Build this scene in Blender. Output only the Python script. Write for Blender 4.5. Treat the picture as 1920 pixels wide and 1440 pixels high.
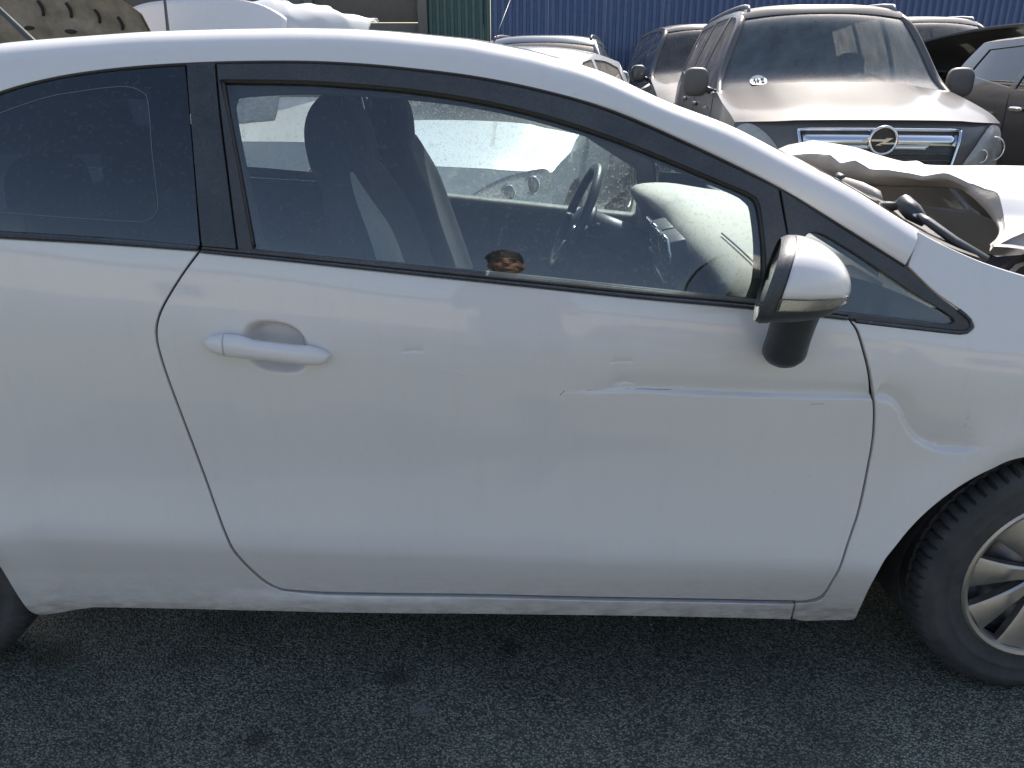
import bpy, bmesh, math, random
import numpy as np
from mathutils import Vector, Matrix
from mathutils.geometry import delaunay_2d_cdt
R = math.radians
random.seed(7); rng = np.random.default_rng(7)
scn = bpy.context.scene
for o in list(bpy.data.objects): bpy.data.objects.remove(o)
C = scn.collection

# ------------------------------------------------------------------ camera
FPX, PITCH, CAM = 1520.0, R(21.7), np.array([0.0, -1.443, 1.373])
cd = bpy.data.cameras.new('camera'); cam = bpy.data.objects.new('camera', cd); C.objects.link(cam)
cd.sensor_width = 36; cd.lens = 36 * FPX / 1920; cd.clip_start = 0.02; cd.clip_end = 2000
cam.location = CAM; cam.rotation_euler = (R(90) - PITCH, 0, 0)
scn.camera = cam
# ------------------------------------------------------------------ sky and sun
SUN_EL, SUN_AZ = R(47), R(24)          # azimuth from +Y towards +X
w = bpy.data.worlds.new('World'); scn.world = w; w.use_nodes = True
nt = w.node_tree; bg = nt.nodes['Background']; sky = nt.nodes.new('ShaderNodeTexSky')
sky.sky_type = 'NISHITA'; sky.sun_disc = False; sky.sun_elevation = SUN_EL; sky.sun_rotation = SUN_AZ
sky.air_density = 1.0; sky.dust_density = 2.4; sky.ozone_density = 0.5
nt.links.new(sky.outputs[0], bg.inputs[0]); bg.inputs[1].default_value = 0.13
sd = bpy.data.lights.new('sun', 'SUN'); sun = bpy.data.objects.new('sun', sd); C.objects.link(sun)
sd.energy = 4.6; sd.angle = R(0.5); sd.color = (1.0, 0.955, 0.89)
sv = Vector((math.sin(SUN_AZ) * math.cos(SUN_EL), math.cos(SUN_AZ) * math.cos(SUN_EL), math.sin(SUN_EL)))
sun.rotation_euler = (-sv).to_track_quat('-Z', 'Y').to_euler(); sun.location = (2, 6, 9)
vs = scn.view_settings; vs.view_transform = 'Standard'; vs.look = 'None'; vs.gamma = 1; vs.use_curve_mapping = False
vs.exposure = 0.72
scn.render.engine = 'CYCLES'
scn.cycles.transparent_max_bounces = 24; scn.cycles.max_bounces = 8; scn.cycles.diffuse_bounces = 3; scn.cycles.glossy_bounces = 3; scn.cycles.transmission_bounces = 4

# ------------------------------------------------------------------ materials
def newmat(name):
    m = bpy.data.materials.new(name); m.use_nodes = True
    return m, m.node_tree, m.node_tree.nodes['Principled BSDF']
def N(nt, t, **kw):
    n = nt.nodes.new(t)
    for k, v in kw.items():
        if k in n.inputs: n.inputs[k].default_value = v
        else: setattr(n, k, v)
    return n
def ramp(nt, src, stops):
    r = nt.nodes.new('ShaderNodeValToRGB'); e = r.color_ramp.elements
    while len(e) < len(stops): e.new(0.5)
    for i, (p, c) in enumerate(stops):
        e[i].position = p; e[i].color = (c, c, c, 1) if not isinstance(c, tuple) else (*c, 1)
    nt.links.new(src, r.inputs[0]); return r.outputs[0]
def mixc(nt, fac, a, b):
    m = nt.nodes.new('ShaderNodeMix'); m.data_type = 'RGBA'
    for s, i in ((a, 6), (b, 7)):
        if isinstance(s, tuple): m.inputs[i].default_value = (*s, 1)
        else: nt.links.new(s, m.inputs[i])
    if isinstance(fac, float): m.inputs[0].default_value = fac
    else: nt.links.new(fac, m.inputs[0])
    return m.outputs[2]
def math_(nt, op, a, b=None):
    m = nt.nodes.new('ShaderNodeMath'); m.operation = op
    for i, s in enumerate((a, b)):
        if s is None: continue
        if isinstance(s, (int, float)): m.inputs[i].default_value = s
        else: nt.links.new(s, m.inputs[i])
    return m.outputs[0]
def noise(nt, scale, detail=4, rough=0.55, stretch=None, dim=None):
    tc = nt.nodes.new('ShaderNodeTexCoord'); n = N(nt, 'ShaderNodeTexNoise', Scale=scale, Detail=detail, Roughness=rough)
    src = tc.outputs['Object']
    if stretch:
        mp = nt.nodes.new('ShaderNodeMapping'); mp.inputs['Scale'].default_value = stretch
        nt.links.new(src, mp.inputs[0]); src = mp.outputs[0]
    nt.links.new(src, n.inputs['Vector']); return n.outputs[0]
DUST = (0.42, 0.36, 0.29)
def dust_factor(nt, amt, top):
    g = nt.nodes.new('ShaderNodeNewGeometry'); sx = nt.nodes.new('ShaderNodeSeparateXYZ')
    nt.links.new(g.outputs['Normal'], sx.inputs[0])
    up = math_(nt, 'MAXIMUM', sx.outputs[2], 0.0)
    n1 = ramp(nt, noise(nt, 9, 3, .65), [(.3, .45), (.7, 1.0)])
    n2 = ramp(nt, noise(nt, 260, 0), [(.45, .8), (.7, 1.2)])
    f = math_(nt, 'MULTIPLY', math_(nt, 'ADD', math_(nt, 'MULTIPLY', up, top), amt), math_(nt, 'MULTIPLY', n1, n2))
    return math_(nt, 'MINIMUM', f, 1.0)
def paint(name, col, rough=.3, coat=1.0, metal=0.0, dust=.05, top=.1, dustcol=DUST, coatr=.04, wave=.0, dirt=False):
    m, nt, b = newmat(name)
    f = dust_factor(nt, dust, top)
    colr = mixc(nt, f, col, dustcol)
    if dirt:
        # splashed road dirt along the sill and fine runs of dried water
        tc = nt.nodes.new('ShaderNodeTexCoord'); sp = nt.nodes.new('ShaderNodeSeparateXYZ'); nt.links.new(tc.outputs['Object'], sp.inputs[0])
        low = ramp(nt, sp.outputs[2], [(.215, 1.0), (.245, .45), (.36, 0.)])
        dn = ramp(nt, noise(nt, 22, 4, .7, (1, 1, 2.5)), [(.35, .1), (.7, .8)])
        colr = mixc(nt, math_(nt, 'MULTIPLY', low, dn), colr, (.30, .235, .17))
        runs = ramp(nt, noise(nt, 34, 3, .6, (1, 1, .10)), [(.50, 0.), (.80, .07)])
        colr = mixc(nt, runs, colr, (.45, .43, .39))
        spots = ramp(nt, noise(nt, 150, 1, .5), [(.73, 0.), (.79, .16)])
        colr = mixc(nt, spots, colr, (.34, .32, .29))
    nt.links.new(colr, b.inputs['Base Color'])
    b.inputs['Metallic'].default_value = metal; b.inputs['Roughness'].default_value = rough
    nt.links.new(math_(nt, 'MULTIPLY', math_(nt, 'SUBTRACT', 1.0, math_(nt, 'MULTIPLY', f, 1.3)), coat), b.inputs['Coat Weight'])
    b.inputs['Coat Roughness'].default_value = coatr
    if wave:
        b2 = nt.nodes.new('ShaderNodeBump'); b2.inputs['Strength'].default_value = 1; b2.inputs['Distance'].default_value = wave
        nt.links.new(noise(nt, 3.0, 0), b2.inputs['Height']); nt.links.new(b2.outputs[0], b.inputs['Normal'])
    return m
def plastic(name, col, rough=.5, dust=.05, top=.25, bump=.0004, scale=500, metal=0, spec=.5, dustcol=DUST):
    m, nt, b = newmat(name)
    f = dust_factor(nt, dust, top)
    nt.links.new(mixc(nt, f, col, dustcol), b.inputs['Base Color'])
    nt.links.new(ramp(nt, noise(nt, 30, 3), [(.3, max(rough - .07, .02)), (.7, min(rough + .1, 1.0))]), b.inputs['Roughness'])
    b.inputs['Metallic'].default_value = metal; b.inputs['Specular IOR Level'].default_value = spec
    bp = nt.nodes.new('ShaderNodeBump'); bp.inputs['Strength'].default_value = .6; bp.inputs['Distance'].default_value = bump
    nt.links.new(noise(nt, scale, 0), bp.inputs['Height']); nt.links.new(bp.outputs[0], b.inputs['Normal'])
    return m
def glass(name, tint=(.8, .9, .88), dust=.06, speck=.25, ior=1.5, dustcol=(.55, .5, .43), spscale=190, gain=1.0):
    """thin sheet of glass: see-through, mirror by Fresnel, a film of dust and specks"""
    m = bpy.data.materials.new(name); m.use_nodes = True; nt = m.node_tree; nt.nodes.clear()
    out = nt.nodes.new('ShaderNodeOutputMaterial')
    tr = nt.nodes.new('ShaderNodeBsdfTransparent'); tr.inputs[0].default_value = (*tint, 1)
    gl = nt.nodes.new('ShaderNodeBsdfGlossy'); gl.inputs['Roughness'].default_value = .015; gl.inputs[0].default_value = (1, 1, 1, 1)
    fr = nt.nodes.new('ShaderNodeFresnel'); fr.inputs[0].default_value = ior
    frm = math_(nt, 'MINIMUM', math_(nt, 'MULTIPLY', fr.outputs[0], 1.8 * gain), 1.0)
    g = nt.nodes.new('ShaderNodeMixShader'); nt.links.new(frm, g.inputs[0]); nt.links.new(tr.outputs[0], g.inputs[1]); nt.links.new(gl.outputs[0], g.inputs[2])
    df = nt.nodes.new('ShaderNodeBsdfDiffuse'); df.inputs[0].default_value = (*dustcol, 1)
    tl = nt.nodes.new('ShaderNodeBsdfTranslucent'); tl.inputs[0].default_value = (*dustcol, 1)
    ds = nt.nodes.new('ShaderNodeMixShader'); ds.inputs[0].default_value = .5
    nt.links.new(df.outputs[0], ds.inputs[1]); nt.links.new(tl.outputs[0], ds.inputs[2])
    film = ramp(nt, noise(nt, 6, 3, .6), [(.25, dust * .45), (.75, dust * 1.5)])
    sp = ramp(nt, noise(nt, spscale, 1, .5), [(.60, 0.0), (.70, speck)])
    sp2 = ramp(nt, noise(nt, spscale * .35, 1, .6), [(.62, 0.0), (.75, speck * .6)])
    f = math_(nt, 'MINIMUM', math_(nt, 'ADD', film, math_(nt, 'MAXIMUM', sp, sp2)), .95)
    mx = nt.nodes.new('ShaderNodeMixShader'); nt.links.new(f, mx.inputs[0]); nt.links.new(g.outputs[0], mx.inputs[1]); nt.links.new(ds.outputs[0], mx.inputs[2])
    nt.links.new(mx.outputs[0], out.inputs[0])
    return m
def metal(name, col=(.75, .75, .76), rough=.15):
    m, nt, b = newmat(name)
    b.inputs['Base Color'].default_value = (*col, 1); b.inputs['Metallic'].default_value = 1
    nt.links.new(ramp(nt, noise(nt, 25, 4), [(.3, rough), (.75, rough + .15)]), b.inputs['Roughness'])
    return m

# ------------------------------------------------------------------ object helpers
OFF = {}
def root(name, label, cat, loc, rotz=0, group=None, worldspace=False):
    o = bpy.data.objects.new(name, None); C.objects.link(o); o.empty_display_size = .2
    o.location = loc; o.rotation_euler = (0, 0, rotz); tag(o, label, cat, group)
    if worldspace: OFF[o.name] = tuple(-c for c in loc)
    return o
def tag(o, label=None, cat=None, group=None, kind=None):
    for k, v in (('label', label), ('category', cat), ('group', group), ('kind', kind)):
        if v: o[k] = v
    return o
def mesh(name, verts, faces, mat, parent=None, smooth=True, normals=None, fix=False):
    me = bpy.data.meshes.new(name)
    me.from_pydata([tuple(map(float, v)) for v in verts], [], [tuple(map(int, f)) for f in faces]); me.update()
    if fix:
        bm = bmesh.new(); bm.from_mesh(me); bmesh.ops.remove_doubles(bm, verts=bm.verts, dist=1e-5)
        bmesh.ops.recalc_face_normals(bm, faces=bm.faces); bm.to_mesh(me); bm.free()
    me.materials.append(mat)
    me.polygons.foreach_set('use_smooth', [bool(smooth)] * len(me.polygons))
    if normals is not None: me.normals_split_custom_set_from_vertices([tuple(map(float, n)) for n in normals])
    return link(name, me, parent)
def link(name, me, parent=None):
    o = bpy.data.objects.new(name, me); C.objects.link(o)
    if parent is not None:
        o.parent = parent
        if parent.name in OFF: o.location = OFF[parent.name]
    return o
def sharp(o, ang=35):
    me = o.data; bm = bmesh.new(); bm.from_mesh(me)
    for e in bm.edges:
        if len(e.link_faces) == 2 and e.calc_face_angle(0) > R(ang): e.smooth = False
    bm.to_mesh(me); bm.free(); return o
def bevel(o, wd=.004, seg=2):
    md = o.modifiers.new('bevel', 'BEVEL'); md.width = wd; md.segments = seg; md.limit_method = 'ANGLE'; md.angle_limit = R(35); return o
def subsurf(o, n=2):
    md = o.modifiers.new('subdivision', 'SUBSURF'); md.levels = n; md.render_levels = n; return o
def solidify(o, t, off=-1):
    md = o.modifiers.new('solidify', 'SOLIDIFY'); md.thickness = t; md.offset = off; return o
def grid(name, P, mat, parent=None, closeu=False, closev=False, smooth=True, capu=False, fix=True):
    """P: array [n][m][3] -> quads"""
    P = np.asarray(P, float); n, m = P.shape[:2]; F = []
    for i in range(n if closeu else n - 1):
        for j in range(m if closev else m - 1):
            a, b = i, (i + 1) % n; c, d = j, (j + 1) % m
            F.append((a * m + c, b * m + c, b * m + d, a * m + d))
    if capu: F.append(tuple(range(m))[::-1]); F.append(tuple((n - 1) * m + j for j in range(m)))
    return mesh(name, P.reshape(-1, 3), F, mat, parent, smooth, fix=fix)
def box(name, c, s, mat, parent=None, rot=None, bev=.004, taper=1.0):
    v = []
    for z in (-1, 1):
        k = taper if z > 0 else 1
        for x, y in ((-1, -1), (1, -1), (1, 1), (-1, 1)): v.append(Vector((x * s[0] / 2 * k, y * s[1] / 2 * k, z * s[2] / 2)))
    if rot is not None: v = [rot @ p for p in v]
    v = [p + Vector(c) for p in v]
    o = mesh(name, v, [(3, 2, 1, 0), (4, 5, 6, 7), (0, 1, 5, 4), (1, 2, 6, 5), (2, 3, 7, 6), (3, 0, 4, 7)], mat, parent, smooth=bool(bev))
    if bev: bevel(o, bev); sharp(o, 91)
    return o
def tube(name, pts, r, mat, parent=None, n=10, closed=False, squash=None, cap=True):
    pts = [np.array(p, float) for p in pts]; k = len(pts); P = []
    rs = r if hasattr(r, '__len__') else [r] * k
    up = None
    for i in range(k):
        a = pts[(i - 1) % k] if (closed or i > 0) else pts[i]; b = pts[(i + 1) % k] if (closed or i < k - 1) else pts[i]
        t = b - a; t /= np.linalg.norm(t)
        if up is None:
            up = np.array([0, 0, 1.]) if abs(t[2]) < .9 else np.array([1., 0, 0])
        s = np.cross(t, up); s /= np.linalg.norm(s); u = np.cross(s, t); up = u
        sq = squash or 1
        P.append([pts[i] + rs[i] * (math.cos(q) * s + sq * math.sin(q) * u) for q in np.linspace(0, 2 * math.pi, n, endpoint=False)])
    return grid(name, P, mat, parent, closeu=closed, closev=True, capu=(cap and not closed))
def ellipsoid(name, c, s, mat, parent=None, e=1.0, n=24, m=14, rot=None):
    P = []
    f = lambda q: math.copysign(abs(q) ** e, q)
    for i in range(m + 1):
        a = -math.pi / 2 + math.pi * i / m
        row = []
        for j in range(n):
            b = 2 * math.pi * j / n
            p = Vector((s[0] * f(math.cos(a)) * f(math.cos(b)), s[1] * f(math.cos(a)) * f(math.sin(b)), s[2] * f(math.sin(a))))
            if rot is not None: p = rot @ p
            row.append(p + Vector(c))
        P.append(row)
    return grid(name, P, mat, parent, closev=True)

# ------------------------------------------------------------------ photo pixels -> directions -> points on the surfaces they lie on
def ray(u, v):
    a, b = (u - 960) / FPX, (720 - v) / FPX
    return np.array([a, math.cos(PITCH) + b * math.sin(PITCH), -math.sin(PITCH) + b * math.cos(PITCH)])
def onY(u, v, Y):
    d = ray(u, v); return CAM + d * ((Y - CAM[1]) / d[1])
def project(p):
    d = np.asarray(p) - CAM; ax = d[1] * math.cos(PITCH) - d[2] * math.sin(PITCH); up = d[1] * math.sin(PITCH) + d[2] * math.cos(PITCH)
    return 960 + FPX * d[0] / ax, 720 - FPX * up / ax
def smooth(pts, step):
    """Catmull-Rom through the points, resampled evenly"""
    p = np.array(pts, float)
    if len(p) > 2:
        q = np.vstack([2 * p[0] - p[1], p, 2 * p[-1] - p[-2]]); out = []
        for i in range(1, len(q) - 2):
            a, b, c, d = q[i - 1:i + 3]
            for t in np.linspace(0, 1, 16, endpoint=False):
                out.append(.5 * (2 * b + (c - a) * t + (2 * a - 5 * b + 4 * c - d) * t * t + (3 * b - a - 3 * c + d) * t ** 3))
        out.append(p[-1]); p = np.array(out)
    L = np.r_[0, np.cumsum(np.linalg.norm(np.diff(p, axis=0), axis=1))]
    n = max(2, int(round(L[-1] / step)) + 1); s = np.linspace(0, L[-1], n)
    return np.stack([np.interp(s, L, p[:, k]) for k in range(p.shape[1])], 1)
def ring(segs, step):
    """closed outline out of smooth segments, corners at their joints"""
    out = []
    for s in segs: out.append(smooth(s, step)[:-1] if np.allclose(s[-1], segs[(segs.index(s) + 1) % len(segs)][0]) else smooth(s, step))
    return np.vstack(out)
def pip(pts, poly):
    x, y = pts[:, 0][:, None], pts[:, 1][:, None]; a = poly; b = np.roll(poly, -1, 0)
    c = ((a[:, 1] > y) != (b[:, 1] > y)) & (x < (b[:, 0] - a[:, 0]) * (y - a[:, 1]) / (b[:, 1] - a[:, 1] + 1e-15) + a[:, 0])
    return c.sum(1) % 2 == 1
def area(p): return .5 * np.sum(p[:, 0] * np.roll(p[:, 1], -1) - np.roll(p[:, 0], -1) * p[:, 1])
def outnorm(p):
    t = np.roll(p, -1, 0) - np.roll(p, 1, 0); t /= np.linalg.norm(t, axis=1)[:, None] + 1e-12
    n = np.stack([t[:, 1], -t[:, 0]], 1); return n if area(p) > 0 else -n
def panel(name, mat, outline, fn, parent=None, holes=(), step=.03, fine=(), lip=.014, rnd=.0025, side=-1):
    """sheet-metal panel on the surface Y = fn(x, z), cut to the outline, its edges rolled inwards"""
    O = np.asarray(outline, float); loops = [(O, 1)] + [(np.asarray(h, float), -1) for h in holes]
    rings = []
    for P, s in loops:
        n = outnorm(P) * s; rings.append((P, n, P - n * rnd if lip else P))
    lo, hi = O.min(0), O.max(0); pts = []
    def addgrid(a, b, st, excl=()):
        g = np.stack(np.meshgrid(np.arange(a[0] + st / 2, b[0], st), np.arange(a[1] + st / 2, b[1], st)), -1).reshape(-1, 2)
        k = np.ones(len(g), bool)
        for (c, d, _) in excl: k &= ~((g[:, 0] > c[0]) & (g[:, 0] < d[0]) & (g[:, 1] > c[1]) & (g[:, 1] < d[1]))
        return g[k]
    pts.append(addgrid(lo, hi, step, fine))
    for i, (c, d, st) in enumerate(fine): pts.append(addgrid(np.maximum(c, lo), np.minimum(d, hi), st, fine[:i]))
    pts = np.vstack(pts); keep = pip(pts, rings[0][2])
    for P, n, I in rings[1:]: keep &= ~pip(pts, I)
    pts = pts[keep]
    allb = np.vstack([I for _, _, I in rings])
    dmin = np.full(len(pts), 9.)
    for k in range(0, len(allb), 200): dmin = np.minimum(dmin, np.sqrt(((pts[:, None] - allb[None, k:k + 200]) ** 2).sum(-1)).min(1))
    pts = pts[dmin > .0035]
    V2 = np.vstack([allb, pts]); E = []; k = 0
    for P, n, I in rings:
        m = len(I); E += [(k + i, k + (i + 1) % m) for i in range(m)]; k += m
    r = delaunay_2d_cdt([Vector(p) for p in V2], E, [], 0, 1e-7)
    V = np.array([tuple(v) for v in r[0]]); T = np.array([f for f in r[2]])
    cen = V[T].mean(1); keep = pip(cen, rings[0][2])
    for P, n, I in rings[1:]: keep &= ~pip(cen, I)
    T = T[keep]
    Y = fn(V[:, 0], V[:, 1]); e = .0008
    gx = (fn(V[:, 0] + e, V[:, 1]) - fn(V[:, 0] - e, V[:, 1])) / (2 * e); gz = (fn(V[:, 0], V[:, 1] + e) - fn(V[:, 0], V[:, 1] - e)) / (2 * e)
    nn = np.stack([gx, -np.ones_like(gx), gz], 1); nn /= np.linalg.norm(nn, axis=1)[:, None]
    verts = np.stack([V[:, 0], Y, V[:, 1]], 1).tolist(); norms = nn.tolist(); faces = T.tolist()
    a2 = V[T]; flip = ((a2[:, 1, 0] - a2[:, 0, 0]) * (a2[:, 2, 1] - a2[:, 0, 1]) - (a2[:, 2, 0] - a2[:, 0, 0]) * (a2[:, 1, 1] - a2[:, 0, 1])) < 0
    faces = [f[::-1] if fl else f for f, fl in zip(faces, flip)]
    if lip:
        for P, n, I in rings:
            m = len(P); y0 = fn(P[:, 0], P[:, 1])
            lay = [(I, fn(I[:, 0], I[:, 1]), .0), (P - n * rnd * .3, y0 + rnd * .3, .5), (P, y0 + rnd, .95), (P, y0 + lip, 1.)]
            base = len(verts)
            for q, (pp, yy, wt) in enumerate(lay):
                g1 = (fn(I[:, 0] + e, I[:, 1]) - fn(I[:, 0] - e, I[:, 1])) / (2 * e); g2 = (fn(I[:, 0], I[:, 1] + e) - fn(I[:, 0], I[:, 1] - e)) / (2 * e)
                ns = np.stack([g1, -np.ones(m), g2], 1); ns /= np.linalg.norm(ns, axis=1)[:, None]
                on = np.stack([n[:, 0], np.zeros(m), n[:, 1]], 1)
                k_ = ns * (1 - wt) + on * wt; k_ /= np.linalg.norm(k_, axis=1)[:, None]
                verts += np.stack([pp[:, 0], yy, pp[:, 1]], 1).tolist(); norms += k_.tolist()
            ccw = area(P) > 0
            outer = (P is O)
            for q in range(3):
                for i in range(m):
                    a, b = base + q * m + i, base + q * m + (i + 1) % m; f = [a, a + m, b + m, b]
                    if ccw != outer: f = f[::-1]
                    faces.append(f)
    return mesh(name, verts, faces, mat, parent, True, norms)
# ================================================================== materials in use
M = {}
M['white'] = paint('white_paint', (.79, .76, .735), rough=.36, dust=.02, top=.03, wave=.0015, dirt=True)
M['white2'] = paint('dusty_white_paint', (.62, .62, .61), rough=.4, dust=.12, top=.16)
M['black_gloss'] = plastic('gloss_black_trim', (.014, .016, .019), .22, dust=.09, top=.25, bump=.0001, dustcol=(.34, .35, .36))
M['black'] = plastic('black_plastic', (.030, .033, .037), .40, dust=.07, top=.22, bump=.0004, scale=900, dustcol=(.34, .34, .33))
M['rubber'] = plastic('black_rubber', (.016, .016, .017), .62, dust=.05, top=.3, bump=.0006)
M['dark'] = plastic('dark_interior', (.02, .022, .025), .75, dust=.03, top=.1)
M['trim'] = plastic('grey_trim', (.085, .092, .098), .6, dust=.08, top=.2)
M['lining'] = plastic('headliner', (.075, .08, .085), .85, dust=.02, top=0)
M['dash'] = plastic('dashboard_plastic_glare', (.09, .09, .088), .5, dust=.05, top=2.2, bump=.0012, scale=700, dustcol=(.72, .67, .58))  # sun glare on the dash top painted as pale dust on upward faces
M['seat'] = plastic('seat_cloth', (.028, .03, .036), .9, dust=.05, top=.1, bump=.001, scale=1100)
M['seat_sunlit'] = plastic('seat_sun_patch', (.58, .50, .43), .9, dust=.05, top=.1, bump=.001, scale=1100)  # colour of the sun patch painted onto the near seat
M['glass'] = glass('door_glass', (.72, .86, .88), dust=.03, speck=.16, gain=1.5)
M['glass_far'] = glass('far_door_glass', (.86, .90, .88), dust=.05, speck=.34, spscale=150)
M['glass_tint'] = glass('privacy_glass', (.03, .04, .055), dust=.012, speck=.10, gain=1.15, dustcol=(.45, .45, .45), spscale=120)
M['screen'] = glass('windscreen_glass', (.93, .95, .94), dust=.07, speck=.18)
M['chrome'] = metal('chrome', (.80, .81, .83), .08)
M['alloy'] = metal('alloy_rim', (.50, .47, .44), .38)
M['steel'] = metal('dull_steel', (.28, .28, .29), .45)
M['clear'] = glass('clear_lens', (.93, .93, .92), dust=.05, speck=.1)
M['lamp'] = metal('lamp_reflector', (.8, .8, .8), .2)
M['underside'] = plastic('bonnet_underside', (.36, .33, .29), .6, dust=.25, top=.2, bump=.001, scale=120)
M['amber'] = plastic('pale_amber', (.75, .60, .45), .3, dust=.0, top=0)
M['mirror'] = metal('mirror_glass', (.75, .78, .8), .02)
m, nt, b = newmat('tyre_rubber'); M['tyre'] = m
nt.links.new(mixc(nt, ramp(nt, noise(nt, 14, 6, .7), [(.35, 0.), (.75, .55)]), (.040, .042, .044), (.12, .112, .10)), b.inputs['Base Color'])
b.inputs['Roughness'].default_value = .72
bp = nt.nodes.new('ShaderNodeBump'); bp.inputs['Distance'].default_value = .0006; nt.links.new(noise(nt, 320, 3), bp.inputs['Height']); nt.links.new(bp.outputs[0], b.inputs['Normal'])

# ================================================================== ground
def on_ground(u, v):
    d = ray(u, v); return CAM + d * (-CAM[2] / d[2])
STAINS = [(*on_ground(742, 1266)[:2], .045, (.022, .017, .012)), (*on_ground(480, 1382)[:2], .03, (.025, .028, .025)), (*on_ground(955, 1212)[:2], .03, (.015, .016, .016)), (*on_ground(790, 1325)[:2], .022, (.30, .30, .29)), (*on_ground(830, 1290)[:2], .014, (.28, .28, .27)), (*on_ground(110, 1225)[:2], .06, (.09, .06, .035))]
def asphalt():
    m, nt, b = newmat('worn_asphalt')
    tc = nt.nodes.new('ShaderNodeTexCoord')
    vo = nt.nodes.new('ShaderNodeTexVoronoi'); vo.inputs['Scale'].default_value = 190; nt.links.new(tc.outputs['Object'], vo.inputs['Vector'])
    sepc = nt.nodes.new('ShaderNodeSeparateColor'); nt.links.new(vo.outputs['Color'], sepc.inputs[0])
    tone = ramp(nt, sepc.outputs[0], [(.0, (.085, .09, .066)), (.45, (.228, .236, .172)), (.8, (.43, .43, .33)), (1.0, (.34, .34, .31))])
    gap = ramp(nt, vo.outputs['Distance'], [(.30, 1.0), (.75, .15)])
    tone2 = mixc(nt, gap, (.042, .049, .043), tone)
    big = ramp(nt, noise(nt, 1.7, 5, .65), [(.30, .55), (.70, 1.3)])
    mul = nt.nodes.new('ShaderNodeMix'); mul.data_type = 'RGBA'; mul.blend_type = 'MULTIPLY'; mul.inputs[0].default_value = 1
    nt.links.new(tone2, mul.inputs[6]); nt.links.new(big, mul.inputs[7])
    oil = ramp(nt, noise(nt, 3.3, 3, .5), [(.66, 0.), (.80, .55)])
    c2 = mixc(nt, oil, mul.outputs[2], (.012, .012, .011))
    pale = ramp(nt, noise(nt, 9, 4, .75, (1.0, .35, 1)), [(.58, 0.), (.80, .30)])
    c2 = mixc(nt, pale, c2, (.30, .32, .29))
    for (sx_, sy_, rr_, col_) in STAINS:
        vd = nt.nodes.new('ShaderNodeVectorMath'); vd.operation = 'DISTANCE'; nt.links.new(tc.outputs['Object'], vd.inputs[0]); vd.inputs[1].default_value = (sx_, sy_, 0)
        dd = math_(nt, 'ADD', vd.outputs['Value'], math_(nt, 'MULTIPLY', math_(nt, 'SUBTRACT', noise(nt, 22, 3, .7), .5), rr_ * 1.6))
        c2 = mixc(nt, ramp(nt, math_(nt, 'DIVIDE', dd, rr_ * 2), [(.20, .62), (.65, 0.)]), c2, col_)
    moss = ramp(nt, noise(nt, 2.2, 4, .6), [(.50, 0.), (.8, .45)])
    nt.links.new(mixc(nt, moss, c2, (.055, .075, .055)), b.inputs['Base Color'])
    nt.links.new(ramp(nt, noise(nt, 5, 2), [(.3, .5), (.7, .85)]), b.inputs['Roughness'])
    bp = nt.nodes.new('ShaderNodeBump'); bp.inputs['Strength'].default_value = 1; bp.inputs['Distance'].default_value = .004
    nt.links.new(math_(nt, 'ADD', gap, noise(nt, 40, 2)), bp.inputs['Height']); nt.links.new(bp.outputs[0], b.inputs['Normal'])
    return m
M['asphalt'] = asphalt()
# fine relief where the camera looks at it from close by, one sheet out to the horizon
def ground_sheet():
    xs = np.r_[-400, -80, -20, -6, np.linspace(-2.2, 2.2, 177), 6, 20, 80, 400]
    ys = np.r_[-400, -80, -20, -6, -2.5, np.linspace(-.9, .9, 73), 2.5, 6, 20, 80, 400]
    X, Y = np.meshgrid(xs, ys, indexing='ij')
    Z = np.zeros_like(X); k = (abs(X) < 2.25) & (abs(Y) < .92)
    Z[k] = (.0022 * np.sin(X * 5.1 + 1.3 * np.sin(Y * 4)) + .002 * np.sin(Y * 7.7 + X * 2.1) + rng.normal(size=X.shape) * .0012)[k] - .003
    o = grid('ground', np.stack([X, Y, Z], -1), M['asphalt'], fix=False)
    return tag(o, 'dark worn asphalt of the yard', None, None, 'structure')
ground_sheet()
# loose pale stones and chips lying on the asphalt
def chips():
    V, F = [], []
    trail = [on_ground(1055 - 45 * t + rng.normal() * 5, 1160 + 90 * t) for t in rng.random(45)] + [on_ground(1222 + rng.normal() * 3, 1165 + 150 * t) for t in rng.random(40)] + [on_ground(735 + rng.normal() * 14, 1400 + rng.normal() * 8) for t in range(16)]
    for i in range(420 + len(trail)):
        x, y = (rng.uniform(-1.4, 1.5), rng.uniform(-.5, .6)) if i < 420 else trail[i - 420][:2]; s = rng.uniform(.0015, .0045) * (1.6 if rng.random() < .06 else 1); a = rng.uniform(0, 6.28)
        k = len(V)
        for j in range(5):
            q = a + j * 1.2566; rr = s * rng.uniform(.6, 1.2); V.append((x + rr * math.cos(q), y + rr * math.sin(q), -.006))
        for j in range(5):
            q = a + j * 1.2566 + .2; rr = s * rng.uniform(.4, .8); V.append((x + rr * math.cos(q), y + rr * math.sin(q), .0015 + s * .7))
        F += [(k + j, k + (j + 1) % 5, k + 5 + (j + 1) % 5, k + 5 + j) for j in range(5)] + [tuple(k + 5 + j for j in range(5))]
    o = mesh('gravel', V, F, plastic('pale_stone', (.16, .155, .145), .9, dust=0, top=0), None, False)
    tag(o, 'loose pale stone chips on the asphalt beside the white hatchback', 'gravel', None, 'stuff')
chips()

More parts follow.
